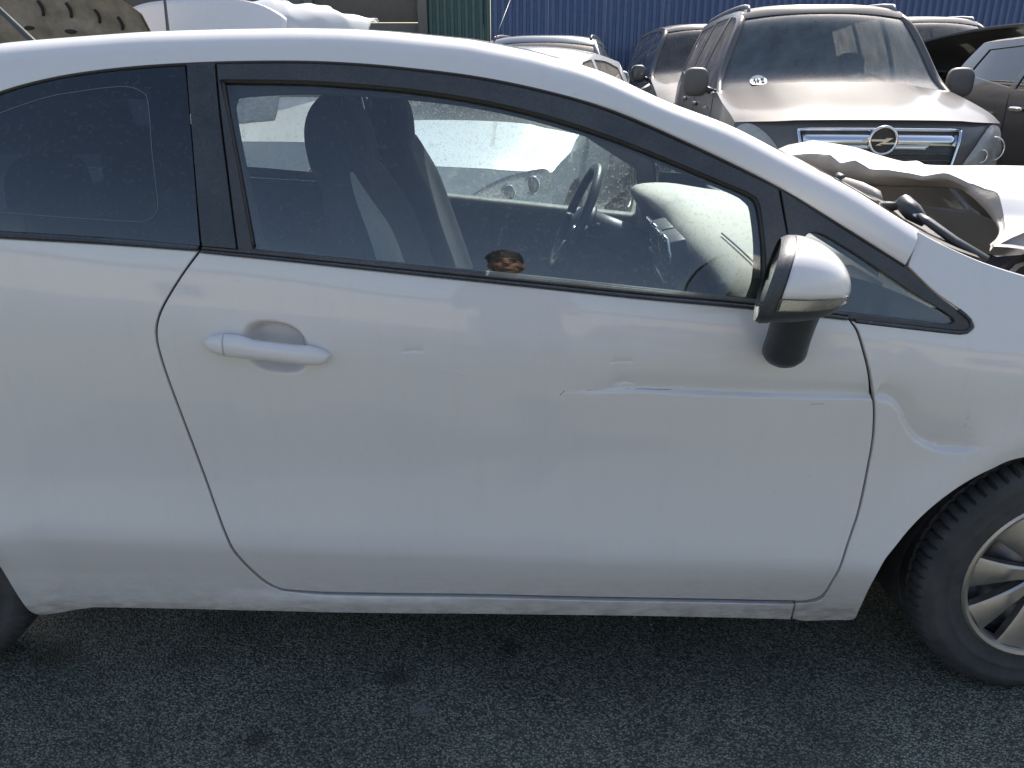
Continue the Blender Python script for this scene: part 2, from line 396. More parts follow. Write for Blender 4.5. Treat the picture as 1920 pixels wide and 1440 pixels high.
# ================================================================== the white hatchback
# its right flank: outward profile, q = 1 at the window line
_q = np.array([.12, .17, .215, .25, .30, .355, .400, .43, .50, .56, .62, .70, .80, .86, .885, .93, .97, 1.0, 1.05, 1.1, 1.15, 1.2, 1.25, 1.3, 1.35, 1.4, 1.5])
_y = np.array([.115, .090, .072, .060, .044, .0260, .0145, .0155, .0220, .0250, .0240, .0170, .0060, .0008, .0005, .0060, .0135, .0205, .0345, .050, .0675, .0865, .1075, .1305, .156, .184, .245])
def spline_table(x, y, n=4000):
    h = np.diff(x); dl = np.diff(y) / h; mm = np.zeros_like(y)
    mm[1:-1] = (dl[:-1] * h[1:] + dl[1:] * h[:-1]) / (h[1:] + h[:-1]); mm[0], mm[-1] = dl[0], dl[-1]
    t = np.linspace(x[0], x[-1], n); i = np.clip(np.searchsorted(x, t) - 1, 0, len(h) - 1); s = (t - x[i]) / h[i]
    return t, (2 * s**3 - 3 * s**2 + 1) * y[i] + (s**3 - 2 * s**2 + s) * h[i] * mm[i] + (-2 * s**3 + 3 * s**2) * y[i + 1] + (s**3 - s**2) * h[i] * mm[i + 1]
_T, _V = spline_table(_q, _y)
_k = np.hanning(61); _k /= _k.sum(); _V = np.convolve(np.pad(_V, 30, 'edge'), _k, 'valid')
HUBX, HUBZ, REARX = 1.20, .305, -1.475
def belt(x): return 1.049 - .1064 * (np.clip(x, -1.9, 1.25) + .57)
def S0(x, z):
    x = np.asarray(x, float); z = np.asarray(z, float); zb = belt(x)
    q = np.where(z > zb, 1 + (z - zb), np.where(z > .6, .6 + (z - .6) * .4 / (zb - .6), z + .04 * np.clip(x, -1, 1) * np.clip((.6 - z) / .14, 0, 1) * np.clip((z - .22) / .12, 0, 1)))
    xx = np.clip(x, -1.75, 1.7)
    return np.interp(q, _T, _V) + .016 * xx * xx + .25 * np.clip(x - 1.45, 0, 1) ** 2 + .25 * np.clip(-1.6 - x, 0, 1) ** 2
def hit(u, v, f=None, off=0.0):
    f = f or S0; Y = .03
    for _ in range(40):
        p = onY(u, v, Y); Y = Y + .7 * (float(f(p[0], p[2])) + off - Y)
    return p
def px2(pts, off=0.0): return [(lambda p: (p[0], p[2]))(hit(u, v, None, off)) for u, v in pts]
def segs(*ss, step=.009):
    return ring([px2(s) for s in ss], step)
# dents: ledges along traced lines (pushed in above the line)
def ledge(px, w, L, A, ends=(.08, .08)):
    c = smooth(px2(px), .006); seg = np.diff(c, axis=0); ln = np.linalg.norm(seg, axis=1); tg = seg / ln[:, None]
    nrm = np.stack([-tg[:, 1], tg[:, 0]], 1); s0 = np.r_[0, np.cumsum(ln)]; tot = s0[-1]
    lo, hi = c.min(0) - 5 * L, c.max(0) + 5 * L
    def f(x, z):
        x = np.asarray(x, float); z = np.asarray(z, float); sh = np.broadcast(x, z).shape
        X = np.broadcast_to(x, sh).ravel(); Z = np.broadcast_to(z, sh).ravel(); out = np.zeros(X.shape)
        k = np.where((X > lo[0]) & (X < hi[0]) & (Z > lo[1]) & (Z < hi[1]))[0]
        for a in range(0, len(k), 4000):
            kk = k[a:a + 4000]; d = np.stack([X[kk][:, None] - c[:-1, 0], Z[kk][:, None] - c[:-1, 1]], -1)
            al = np.clip((d * tg).sum(-1), 0, ln); near = d - al[..., None] * tg; dd = (near ** 2).sum(-1); j = dd.argmin(1); r = np.arange(len(kk))
            dist = np.sqrt(dd[r, j]) * np.sign((d[r, j] * nrm[j]).sum(1)); s = s0[j] + al[r, j]
            t = np.clip((dist + w) / (2 * w), 0, 1); t = t * t * (3 - 2 * t)
            e = np.clip(s / ends[0], 0, 1) * (np.clip((tot - s) / ends[1], 0, 1) if ends[1] else 1); e = e * e * (3 - 2 * e)
            out[kk] = A * t * np.exp(-np.clip(dist - w, 0, 9) / L) * e
        return out.reshape(sh)
    return f
crease = ledge([(1030, 739), (1100, 736), (1200, 733), (1350, 740), (1500, 744), (1640, 746)], .0055, .040, .0125, (.25, 0))
fcrease = ledge([(1636, 746), (1668, 752), (1688, 772), (1700, 800), (1722, 826), (1758, 842), (1800, 845), (1850, 832)], .0065, .040, .0140, (.015, .06))
nick1 = ledge([(750, 662), (775, 660), (800, 660)], .0018, .008, .0026, (.012, .012))
nick2 = ledge([(800, 701), (850, 696), (900, 702)], .004, .02, .0012, (.03, .03))
nick3 = ledge([(1140, 682), (1165, 680), (1192, 681)], .0016, .008, .0026, (.012, .012))
nick4 = ledge([(640, 672), (740, 668), (840, 678)], .006, .03, .0010, (.06, .06))
nick5 = ledge([(1145, 724), (1172, 721), (1198, 726)], .003, .010, .0026, (.018, .018))
dents = [crease, nick1, nick3, nick5]
# bowl behind the door handle
hc = hit(515, 652); hx = hit(575, 655)
def bowl(x, z):
    dx = (x - hc[0] - .002) / .060; dz = (z - hc[2] + .10 * (x - hc[0])) / .052
    r = (np.abs(dx) ** 2.6 + np.abs(dz) ** 2.6) ** (1 / 2.6)
    t = np.clip((1.06 - r) / .40, 0, 1); return .036 * t * t * (3 - 2 * t)
def wob(x, z): return .0007 * np.sin(7 * x + 3) * np.sin(6 * z + 1) + .0005 * np.sin(13 * x + 9 * z)
def arch_flare(x, z, cx, rr=.385):
    r = np.hypot(x - cx, z - HUBZ); return -.012 * np.exp(-((r - rr) / .05) ** 2) * (z > .15)
def S_door(x, z):
    y = S0(x, z) + bowl(x, z) + wob(x, z)
    for f in dents: y = y + f(x, z)
    return y
def S_fender(x, z): return S0(x, z) + fcrease(x, z) + arch_flare(x, z, HUBX, .40) + wob(x, z)
_dz = hit(1000, 1116)[2]
def S_body(x, z):
    t = np.clip((_dz + .004 - z) / .012, 0, 1) * np.clip((x + .72) / .3, 0, 1)
    return S0(x, z) + arch_flare(x, z, REARX, .40) - .006 * t + wob(x, z)

car = root('white_hatchback', 'white three-door hatchback with dented door and buckled bonnet, standing in the foreground', 'car', (0, .86, 0), worldspace=True)
W = 1.72
def mir(o, parent=None, name=None):
    c = o.copy(); C.objects.link(c); c.name = name or o.name.split('.')[0]
    if o.parent is not None and o.parent.name in OFF:
        c.location = (OFF[o.parent.name][0], W + OFF[o.parent.name][1], OFF[o.parent.name][2]) if False else (0, W - .86, 0)
    c.scale = (1, -1, 1); c.parent = parent if parent is not None else o.parent
    if parent is not None: c.location = (0, 0, 0); c.scale = (1, 1, 1)
    return c
def trs(*p): return list(p)

# ---- door skin
rearline = [(530, 1105), (505, 1094), (480, 1075), (450, 1045), (428, 1010), (405, 950), (380, 880), (350, 800), (320, 720), (302, 665), (295, 630), (297, 603), (306, 578), (322, 549), (347, 510), (374, 474)]
frontline = [(1592, 601), (1606, 622), (1621, 670), (1632, 720), (1637, 765), (1635, 820), (1625, 880), (1608, 960), (1585, 1030), (1562, 1085), (1546, 1111), (1530, 1122), (1505, 1127)]
beltlow = [(374, 474), (560, 493), (800, 519), (1000, 540), (1200, 561), (1405, 580), (1592, 601)]
doorbot = [(1505, 1127), (1200, 1121), (900, 1115), (700, 1112), (600, 1110), (530, 1105)]
outl = segs(beltlow, frontline, doorbot, rearline, step=.008)
cz = hit(1300, 738)[2]
fine = [((hc[0] - .09, hc[2] - .08), (hc[0] + .09, hc[2] + .08), .0045), ((hit(1020, 738)[0], cz - .022), (hit(1650, 738)[0], cz + .03), .0038),
        ((hit(735, 670)[0], hit(735, 670)[2]), (hit(815, 670)[0], hit(735, 650)[2]), .0018), ((hit(1130, 700)[0], hit(1130, 690)[2]), (hit(1200, 700)[0], hit(1130, 672)[2]), .0018)]
door = panel('door', M['white'], outl, S_door, car, step=.017, fine=fine)
door['label'] = 'white dented door with long scraped crease'
# ---- rear quarter with sill, in one pressing
gap = .0042
def shifted(line, du, dv): return [(u + du, v + dv) for u, v in line]
gx = 4.2
rear_q = [(u - gx * (1 if v < 1000 else .85), v + (0 if v < 1000 else 3.4)) for u, v in rearline][::-1]
rear_q[0] = (371, 471.5); rear_q[-1] = (529, 1109)
sill_top = [(529, 1109), (600, 1114), (700, 1116), (900, 1119), (1200, 1125), (1488, 1131)]
sill_end = [(1488, 1131), (1481, 1159)]
sill_bot = [(1481, 1159), (1200, 1152), (1000, 1150), (700, 1147), (400, 1143), (200, 1140), (160, 1142), (120, 1147), (85, 1148), (66, 1144), (52, 1134), (30, 1105), (0, 1058)]
p0 = px2([(0, 1058)])[0]
_d0 = p0[0] - REARX
arch_r = [p0] + [(REARX + (_d0 if a < R(90) else .385) * math.cos(a), p0[1] + .385 * math.sin(a)) for a in np.linspace(0, R(186), 30)[1:]]
tail = [arch_r[-1], (-2.0, .24), (-2.18, .30), (-2.20, .6), (-2.16, .9), (-2.06, 1.08)]
belt_r = [(-2.06, 1.08), (-1.7, 1.125)] + px2([(-345, 424), (-100, 440), (0, 447.5), (200, 459), (371, 471.5)])
quarter_outline = np.vstack([smooth(px2(rear_q), .008)[:-1], smooth(px2(sill_top), .009)[:-1], smooth(px2(sill_end), .006)[:-1], smooth(px2(sill_bot), .009)[:-1], smooth(arch_r, .009)[:-1], smooth(tail, .02)[:-1], smooth(belt_r, .01)[:-1]])
quarter = panel('rear_quarter_panel', M['white'], quarter_outline, S_body, car, step=.025)
# ---- front fender
fl = [(u + gx, v) for u, v in frontline[:-3]] + [(1550, 1113), (1536, 1127), (1512, 1131.5), (1492, 1132)]
fl[0] = (1597, 603)
fb = [(1492, 1132), (1486, 1161)]
fbot = [(1486, 1161), (1510, 1165), (1560, 1163), (1592, 1160), (1602, 1155)]
farch = px2([(1602, 1155), (1620, 1113), (1637, 1080), (1653, 1050), (1677, 1017), (1710, 977), (1750, 940), (1800, 905), (1853, 878), (1920, 856)])
ax_, az_ = farch[-1]; pk = 1.235
farch2 = [(2 * pk - x, z) for x, z in farch[::-1]]
farch_all = farch + [(pk, az_ + .006)] + farch2
ftop_px = [(1704, 497), (1712, 470), (1722, 434)]
ftop2 = px2([(1722, 434), (1760, 455), (1830, 487), (1880, 505), (1920, 517)])
fwd = [(farch2[-1][0], farch2[-1][1]), (2.0, .25), (2.06, .45), (2.0, .62), (1.9, .72), (1.70, .80), (1.45, .865), ftop2[-1]]
tri_low = [(1704, 500), (1752, 546), (1800, 581), (1822, 602), (1826, 616), (1808, 626), (1780, 624), (1680, 612), (1597, 603)]
fender_outline = np.vstack([smooth(px2(fl), .008)[:-1], smooth(px2(fb), .006)[:-1], smooth(px2(fbot), .007)[:-1], smooth(farch_all, .009)[:-1],
    smooth(fwd, .015)[:-1], smooth(ftop2[::-1], .01)[:-1], smooth(px2(ftop_px[::-1]), .006)[:-1], smooth(px2(tri_low), .006)[:-1]])
f1 = hit(1600, 870); f2 = hit(1880, 720)
fender = panel('front_fender', M['white'], fender_outline, S_fender, car, step=.02, fine=[((f1[0], f1[2]), (f2[0], f2[2]), .006)])

# ---- dark structure behind the panels (jambs, liners)
def S_in(o): return lambda x, z: S0(x, z) + o
inner_outline = np.vstack([smooth(px2([(-345, 424), (371, 466), (1000, 535), (1600, 597)]), .05)[:-1], smooth(px2([(1600, 597), (1660, 700), (1640, 900), (1585, 1060), (1570, 1140)]), .05)[:-1], smooth(px2([(1570, 1140), (1000, 1138), (300, 1130), (120, 1120)]), .05)[:-1],
    smooth(px2([(120, 1120), (20, 1000)]), .05)[:-1], smooth([px2([(20, 1000)])[0], (REARX + .2, .72), (REARX - .3, .78), px2([(-345, 424)])[0]], .05)[:-1]])
jamb = panel('door_jamb', M['dark'], inner_outline, S_in(.05), car, step=.06, lip=0)
# ---- belt mouldings
def strip(name, lo, hi, mat, parent, out=.005, back=.02, step=.02, n=6):
    a = smooth(lo, 12); b = smooth(hi, 12); k = max(len(a), len(b))
    rs = lambda c: np.stack([np.interp(np.linspace(0, 1, k), np.linspace(0, 1, len(c)), c[:, i]) for i in (0, 1)], 1)
    a, b = rs(a), rs(b); P = []
    for (u0, v0), (u1, v1) in zip(a, b):
        p, q = hit(u0, v0), hit(u1, v1); row = [p + [0, back, 0]]
        for t in np.linspace(0, 1, n):
            r = p + (q - p) * t; row.append(r + [0, -out * (1 - abs(2 * t - 1) ** 3) - .0005, 0])
        row.append(q + [0, back, 0]); P.append(row)
    return grid(name, P, mat, parent, capu=True)
bm_lo = [(376, 473), (560, 491.5), (800, 517.5), (1000, 538.5), (1200, 559.5), (1405, 578.5), (1590, 599.5)]
bm_mid = [(378, 467.5), (560, 485), (800, 510), (1000, 530.5), (1200, 551.5), (1405, 570), (1590, 592)]
bm_hi = [(380, 462.5), (560, 480), (800, 504), (1000, 523.5), (1200, 544.5), (1405, 563), (1590, 587)]
strip('belt_moulding', bm_lo, bm_mid, M['black_gloss'], door, out=.005)
strip('belt_seal', bm_mid, bm_hi, M['rubber'], door, out=.003)
strip('quarter_belt_moulding', [(-345, 424), (-100, 440), (0, 446.5), (200, 458), (370, 470.5)], [(-345, 412), (-100, 427), (0, 434), (200, 446.5), (373, 461)], M['black_gloss'], quarter, out=.005)

# ---- roof, rails and A-pillars (lower edge of the white band traced, roof height from the silhouette)
Lpx = [(-345, 415), (-325, 365), (-280, 318), (-200, 262), (-100, 212), (0, 171.5), (72, 151), (147, 136.5), (233, 126), (320, 119.5), (430, 115), (560, 114), (660, 118), (760, 126.5), (893, 143), (1027, 170.5), (1147, 206), (1287, 266), (1453, 347), (1578, 422), (1697, 497)]
Upx = [(-345, 240), (-200, 130), (-100, 103), (0, 81), (65, 75), (167, 67), (265, 60), (320, 57.5), (450, 54), (560, 52.5), (660, 54), (750, 59), (893, 73), (1000, 94), (1100, 124), (1147, 142), (1250, 190), (1370, 236), (1475, 290), (1585, 347), (1646, 384), (1722, 432)]
Ls = smooth(Lpx, 9.0); Upa = np.array(Upx, float)
st = []
for u, v in Ls: st.append(hit(u, v))
st = np.array(st); XH = .10       # header: where the roof ends and the windscreen starts
NR = 40
tau = np.r_[np.linspace(0, 1, 22) ** 2 * .25, np.linspace(.25, 1, 19)[1:]]
def section(pl, zc, Yc=.86):
    t = tau; Y = pl[1] + (Yc - pl[1]) * t; H = zc - pl[2]
    return np.stack([np.full_like(t, pl[0]), Y, pl[2] + H * (.82 * (1 - (1 - t) ** 42) + .18 * (1 - (1 - t) ** 2.2))], 1)
zcs = []
for i, pl in enumerate(st):
    lo, hi = pl[2] - .02, pl[2] + .3
    for _ in range(30):
        mid = (lo + hi) / 2; s = section(pl, mid); pr = np.array([project(p) for p in s])
        gapv = (pr[:, 1] - np.interp(pr[:, 0], Upa[:, 0], Upa[:, 1])).min()
        if gapv > 0: lo = mid
        else: hi = mid
    zcs.append(lo)
zcs = np.array(zcs); x_ = st[:, 0]; zcs = np.where(x_ < XH, zcs, np.nan)
kk = np.hanning(9); kk /= kk.sum(); ok = ~np.isnan(zcs); zz = zcs[ok]; zz = np.convolve(np.pad(zz, 4, 'edge'), kk, 'valid'); zcs[ok] = zz
roofrows = [section(st[i], zcs[i]) for i in range(len(st)) if ok[i]]
nk = 16                                   # columns that go on down the A-pillar
lastroof = roofrows[-1]
# pillar rows
prow = []; idx = [i for i in range(len(st)) if not ok[i]]
Us = smooth(Upx[14:], 4.0)
for n_, i in enumerate(idx):
    f = (n_ + 1) / len(idx); pl = st[i]
    # point on the traced upper edge nearest across the band
    tgt = np.array(Ls[i]); j = np.argmin(np.abs((Us - tgt) @ np.array([.86, .5])))
    wdt = .040 - .008 * f
    pu = onY(Us[j][0], Us[j][1], pl[1] + wdt)
    a = np.linspace(0, 1, nk); row = []
    for q in a:
        p = pl + (pu - pl) * q; p = p + np.array([0, -.011 * math.sin(math.pi * q), .007 * math.sin(math.pi * q)]); row.append(p)
    prow.append(row)
V, F = [], []
nr, nc = len(roofrows), len(tau)
# blend the first pillar rows with the last roof row so the band runs on smoothly
lr = lastroof[:nk]
allrows = roofrows
for r in roofrows: V += r.tolist()
for i in range(nr - 1):
    for j in range(nc - 1): a = i * nc + j; F.append((a, a + 1, a + nc + 1, a + nc))
# resample the last roof row to match the pillar width
base = len(V)
wfirst = np.linalg.norm(np.array(prow[0][-1]) - np.array(prow[0][0]))
for n_, row in enumerate(prow):
    f = min(1, (n_ + 1) / 14); f = f * f * (3 - 2 * f)
    rr = np.array(row); ref = lr - lr[0] + rr[0]
    V += (ref * (1 - f) + rr * f).tolist()
for i in range(len(prow)):
    for j in range(nk - 1):
        if i == 0: a, b = (nr - 1) * nc + j, base + j
        else: a, b = base + (i - 1) * nk + j, base + i * nk + j
        F.append((a, a + 1, b + 1, b))
pillar_edge = [np.array(V[(nr - 1) * nc + nk - 1])] + [np.array(V[base + i * nk + nk - 1]) for i in range(len(prow))]
# rolled lower edge all along the band
lowv = [i * nc for i in range(nr)] + [base + i * nk for i in range(len(prow))]
k0 = len(V)
for q in lowv: V.append((np.array(V[q]) + [0, .018, .002]).tolist())
for i in range(len(lowv) - 1): F.append((lowv[i], lowv[i + 1], k0 + i + 1, k0 + i))
upv = [base + i * nk + nk - 1 for i in range(len(prow))]; k1 = len(V)
for q in upv: V.append((np.array(V[q]) + [-.01, .012, -.02]).tolist())
for i in range(len(upv) - 1): F.append((upv[i], k1 + i, k1 + i + 1, upv[i + 1]))
# other half
n0 = len(V); V += [[p[0], W - p[1], p[2]] for p in V[:n0]]; F += [tuple(q + n0 for q in f[::-1]) for f in F[:]]
roof = mesh('roof', V, F, M['white'], car, True, fix=True)
# lining under the roof
P = []
for r in roofrows[::3]:
    r = np.array(r)[::2]; full = np.vstack([r, (r * [1, -1, 1] + [0, W, 0])[::-1]]); full[:, 2] -= .022; full[:, 1] = .86 + (full[:, 1] - .86) * .97; P.append(full)
grid('roof_lining', P, M['lining'], roof)
# ---- windscreen between the pillars, bowed
P = []
pe = np.array(pillar_edge); hdr = np.array(roofrows[-1])
hy = np.r_[hdr[:, 1], (W - hdr[:, 1])[::-1]]; hz = np.r_[hdr[:, 2], hdr[:, 2][::-1]]
for i in range(0, len(pe), 2):
    a = pe[i] + [-.004, .004, -.004]; b = a * [1, -1, 1] + [0, W, 0]; row = []; f = i / (len(pe) - 1)
    for t in np.linspace(-1, 1, 31):
        p = a + (b - a) * (t + 1) / 2; bow = (1 - abs(t) ** 2.4)
        rise = (np.interp(p[1], hy, hz) - .003 - hdr[nk - 1][2]) * max(0, 1 - f * 2.2)
        bow = 1 - t * t; row.append(p + np.array([(.02 + .10 * f ** 1.5) * bow, 0, rise]))
    P.append(row)
windscreen = grid('windscreen', P, M['screen'], car)
wbase = np.array(P[-1])
# ---- black upper frames: B-pillar trim, door frame, fixed quarter light surround
Llow = lambda u: float(np.interp(u, Ls[:, 0], Ls[:, 1]))
qwin = [[(-338, 410), (-318, 366), (-275, 321), (-200, 266), (-100, 216.5), (0, 176), (72, 155.5), (147, 141), (233, 130), (345, 122)], [(345, 122), (352, 200), (362, 320), (373, 461)], [(373, 461), (200, 446), (0, 433.5), (-100, 426), (-338, 410)]]
quarter_glass = panel('rear_side_window', M['glass_tint'], segs(*qwin, step=.012), S_in(.004), car, step=.05, lip=0)
# opaque border baked on the inside of the rear side glass
frit_hole = [[(-290, 390), (-255, 345), (-180, 290), (-60, 228), (60, 190), (150, 171), (215, 163), (245, 164), (265, 173), (276, 192)], [(276, 192), (284, 290), (294, 375), (292, 398), (278, 412), (250, 416)], [(250, 416), (120, 408), (0, 399), (-150, 392), (-290, 390)]]
M['frit'] = plastic('black_frit', (.010, .012, .016), .3, dust=.015, top=0)
panel('window_border', M['frit'], segs(*qwin, step=.012), S_in(.008), quarter_glass, holes=[segs(*frit_hole, step=.012)], step=.05, lip=0)
fl_px = [(-120, 258), (60, 190), (150, 171), (215, 163), (245, 164), (265, 173), (276, 192), (284, 290), (294, 375), (292, 398), (278, 412), (250, 416), (120, 408), (0, 399), (-150, 392)]
tube('dust_line', [hit(u, v) + [0, .0035, 0] for u, v in smooth(fl_px, 10)], .0007, plastic('pale_dust', (.17, .20, .23), .9, dust=0, top=0), quarter_glass, 5)
bp_ = [[(349.5, 120), (372, 119), (402, 117)], [(402, 117), (409, 200), (425, 330), (443, 467)], [(443, 467), (379, 461.5)], [(379, 461.5), (366, 320), (356, 200), (349.5, 120)]]
panel('pillar_trim', M['black_gloss'], segs(*bp_, step=.006), S_in(-.001), door, step=.03, lip=.012, rnd=.0015)
# door window frame
gl_hole = [[(411, 150), (560, 152), (660, 158), (760, 167), (860, 181), (960, 201), (1060, 228), (1160, 262), (1260, 302), (1360, 344), (1398, 360), (1418, 371)], [(1418, 371), (1427, 392), (1436, 470), (1437, 520), (1431, 568)], [(1431, 568), (1200, 543), (1000, 522), (800, 502), (472, 470)], [(472, 470), (446, 330), (425, 220), (411, 150)]]
fr_out = [[(404, 117.5), (560, 117), (660, 121), (760, 130), (893, 147), (1027, 175), (1147, 211), (1287, 271), (1380, 315), (1461, 353)], [(1461, 353), (1469, 400), (1478, 450), (1484, 520), (1484, 582)], [(1484, 582), (1405, 572), (1000, 530), (445, 474)], [(445, 474), (427, 330), (411, 200), (404, 117.5)]]
frame = panel('window_frame', M['black'], segs(*fr_out, step=.007), S_in(.002), door, holes=[segs(*gl_hole, step=.007)], step=.03, lip=.022, rnd=.003)
gl_out = [[(400, 140), (560, 142), (760, 157), (960, 191), (1160, 252), (1360, 334), (1440, 372)], [(1440, 372), (1450, 480), (1445, 585)], [(1445, 585), (1000, 535), (465, 482)], [(465, 482), (430, 300), (400, 140)]]
door_glass = panel('door_window', M['glass'], segs(*gl_out, step=.012), S_in(.016), door, step=.04, lip=0)
# the rubber run channel: a raised line inside the frame
def ribbon(name, px, r, off, mat, parent, n=8):
    pts = [hit(u, v) + [0, off, 0] for u, v in smooth(px, 14)]
    return tube(name, pts, r, mat, parent, n)
ribbon('frame_seal', [(413, 152), (560, 154), (660, 160), (760, 169), (860, 183), (960, 203), (1060, 230), (1160, 264), (1260, 304), (1360, 346), (1398, 362), (1418, 374), (1427, 395), (1436, 472), (1436, 560)], .0045, .012, M['rubber'], frame)
ribbon('frame_seal', [(470, 466), (445, 330), (424, 220), (413, 152)], .0045, .012, M['rubber'], frame)
ribbon('roof_seal', [(-335, 412), (-318, 362), (-275, 317), (-200, 264), (-100, 214), (0, 174), (72, 153), (147, 138.5), (233, 128), (320, 121.5), (430, 117), (560, 116), (660, 120), (760, 128.5), (893, 145), (1027, 172.5), (1147, 208), (1287, 268), (1453, 349), (1578, 424), (1697, 499)], .0032, .003, M['rubber'], roof)
# inner door frame, seen through the glass
in_hole = [[(434, 205), (438, 192), (452, 184), (560, 178), (660, 181), (760, 188), (860, 199), (960, 218), (1060, 245), (1160, 278), (1260, 318), (1360, 360), (1390, 374)], [(1390, 374), (1406, 388), (1413, 404), (1420, 470), (1417, 530), (1405, 566)], [(1405, 566), (1000, 526), (800, 506), (492, 474)], [(492, 474), (462, 350), (443, 260), (434, 205)]]
in_out = [[(396, 120), (560, 121), (760, 133), (893, 150), (1027, 178), (1147, 214), (1287, 274), (1461, 356)], [(1461, 356), (1478, 450), (1484, 590)], [(1484, 590), (1000, 545), (440, 488)], [(440, 488), (420, 300), (396, 120)]]
def seg_off(off, *ss, step=.009): return ring([px2(s, off) for s in ss], step)
panel('inner_frame', M['trim'], seg_off(.045, *in_out), S_in(.045), door, holes=[seg_off(.045, *in_hole)], step=.04, lip=.03, rnd=.006)
# fixed quarter light ahead of the door
tri_out = [[(1464, 354), (1520, 390), (1578, 427), (1640, 466), (1697, 502), (1750, 548), (1798, 583)], [(1798, 583), (1816, 598), (1821, 611), (1812, 620), (1790, 621)], [(1790, 621), (1680, 609), (1600, 600), (1487, 585)], [(1487, 585), (1486, 520), (1480, 450), (1464, 354)]]
tri_hole = [[(1508, 462), (1510, 446), (1522, 437), (1545, 441), (1600, 474), (1660, 515), (1720, 556), (1770, 585)], [(1770, 585), (1787, 598), (1790, 606), (1775, 609)], [(1775, 609), (1680, 597), (1600, 588), (1500, 577)], [(1500, 577), (1499, 520), (1508, 462)]]
tri = panel('quarter_light_frame', M['black'], segs(*tri_out, step=.006), S_in(.001), car, holes=[segs(*tri_hole, step=.006)], step=.03, lip=.012, rnd=.003)
panel('quarter_light', M['glass'], segs(*tri_out, step=.01), S_in(.0085), tri, step=.05, lip=0)
sail = [[(1492, 512), (1600, 522), (1700, 556), (1800, 604)], [(1800, 604), (1790, 622)], [(1790, 622), (1600, 602), (1488, 588)], [(1488, 588), (1492, 512)]]
panel('inner_sail', M['dark'], seg_off(.04, *sail), S_in(.04), tri, step=.04, lip=.01, rnd=.003)
ribbon('quarter_light_seal', [(1604, 602.5), (1680, 611.5), (1790, 623.5), (1812, 623), (1823, 612), (1817, 598), (1798, 582)], .0042, .001, M['black_gloss'], tri)

# ---- door handle
def handle(name, u0, u1, mat, parent, full=(382, 621)):
    P = []
    a, b = full; us = np.linspace(u0, u1, max(6, int((u1 - u0) / 4)))
    for u in us:
        s = (u - a) / (b - a); s2 = 2 * s - 1
        vtop = np.interp(u, [382, 400, 427, 455, 470, 480, 560, 570, 585, 605, 621], [639, 627, 623, 625, 629, 633, 643, 643, 645, 652, 664])
        vbot = np.interp(u, [382, 400, 427, 455, 520, 570, 600, 612, 621], [639, 655, 662, 665, 671, 677, 679, 676, 664])
        vm = (vtop + vbot) / 2; c = hit(u, vm); hh = abs(hit(u, vtop)[2] - hit(u, vbot)[2]) / 2 + .0004
        end = max(0, 1 - abs(s2) ** 7); out = .030 * end ** .6 + .0015; rowp = []
        back = .008 if (u < 455 or u > 580) else .012 - out * .35
        for q in np.linspace(0, 2 * math.pi, 20, endpoint=False):
            cz_, cy_ = math.sin(q), math.cos(q); cz_ = math.copysign(abs(cz_) ** .8, cz_); cy_ = math.copysign(abs(cy_) ** .9, cy_)
            yo = -out * (.5 + .5 * cy_) if cy_ > -.0 else -out * .5 + (-cy_) * (out * .5 + back) * .9
            rowp.append((c[0], S0(c[0], c[2]) + yo + (.004 if False else 0), c[2] + hh * cz_))
        P.append(rowp)
    return grid(name, P, mat, parent, closev=True, capu=True)
h1 = handle('door_handle', 428.6, 620.5, M['white'], door)
h2 = handle('handle_end_cap', 382.5, 426.6, M['white'], door)
# primer scratches along the dent; the white ones also paint in glints
scr_glint = plastic('bare_scratch_glint', (.85, .85, .84), .35, dust=0, top=0); scd = plastic('dark_scratch', (.12, .115, .11), .6, dust=0, top=0)
def scratch_glint(px, r, mat):
    tube('scratch_glint', [(p[0], float(S_door(p[0], p[2])) + r * .55, p[2]) for p in (hit(u, v) for u, v in smooth(px, 6))], r, mat, door, 5)
scratch_glint([(1046, 738), (1090, 735.5), (1150, 733), (1205, 730.5)], .0011, scr_glint); scratch_glint([(1050, 741), (1058, 733)], .0012, scd); scratch_glint([(1100, 733), (1170, 731), (1260, 734)], .0007, scd)
scratch_glint([(1160, 727), (1168, 722), (1178, 721), (1184, 726)], .0011, scr_glint); scratch_glint([(768, 662), (780, 658.5), (792, 659)], .0012, scr_glint); scratch_glint([(1153, 680.5), (1166, 678.5), (1182, 680)], .0011, scr_glint)
scratch_glint([(738, 683), (752, 684)], .0006, scr_glint); scratch_glint([(820, 694), (845, 692), (874, 701)], .0008, scr_glint); scratch_glint([(1520, 758), (1545, 757)], .0006, scd)
# ---- door mirror
def mirror_part(name, zlo, zhi, mat, parent, grow=0.0, x0=.0, x1=1.0):
    cx, cy, cz_ = .438, -.118, 1.022; L = .130; P = []
    for s in np.linspace(x0, x1, 22):
        k = max((1 - s ** 2.4) ** (1 / 2.0) if s < 1 else 0, .02); row = []
        for q in np.linspace(zlo, zhi, 30):
            cz2, cy2 = math.sin(q), math.cos(q); ee = .80
            a = math.copysign(abs(cy2) ** ee, cy2) * (.100 + grow) * k; b_ = math.copysign(abs(cz2) ** ee, cz2) * ((.080 if cz2 > 0 else .050) + grow) * k
            row.append((cx + (L + grow) * s + .30 * a * (1 - .6 * s) + .02 * b_ / .08 * (1 - s), cy + a + .012 * s, cz_ + b_ - .010 * s))
        P.append(row)
    return P
mh = grid('side_mirror', mirror_part('m', 0, 2 * math.pi, None, None), M['black'], car, closev=False)
mh['label'] = 'black mirror housing with white cap and signal strip'
LEDA = R(200)
cap = grid('mirror_cap', mirror_part('m', R(-2), R(177), None, None, grow=.003, x0=.08), M['white'], mh); solidify(cap, .003)
P = []
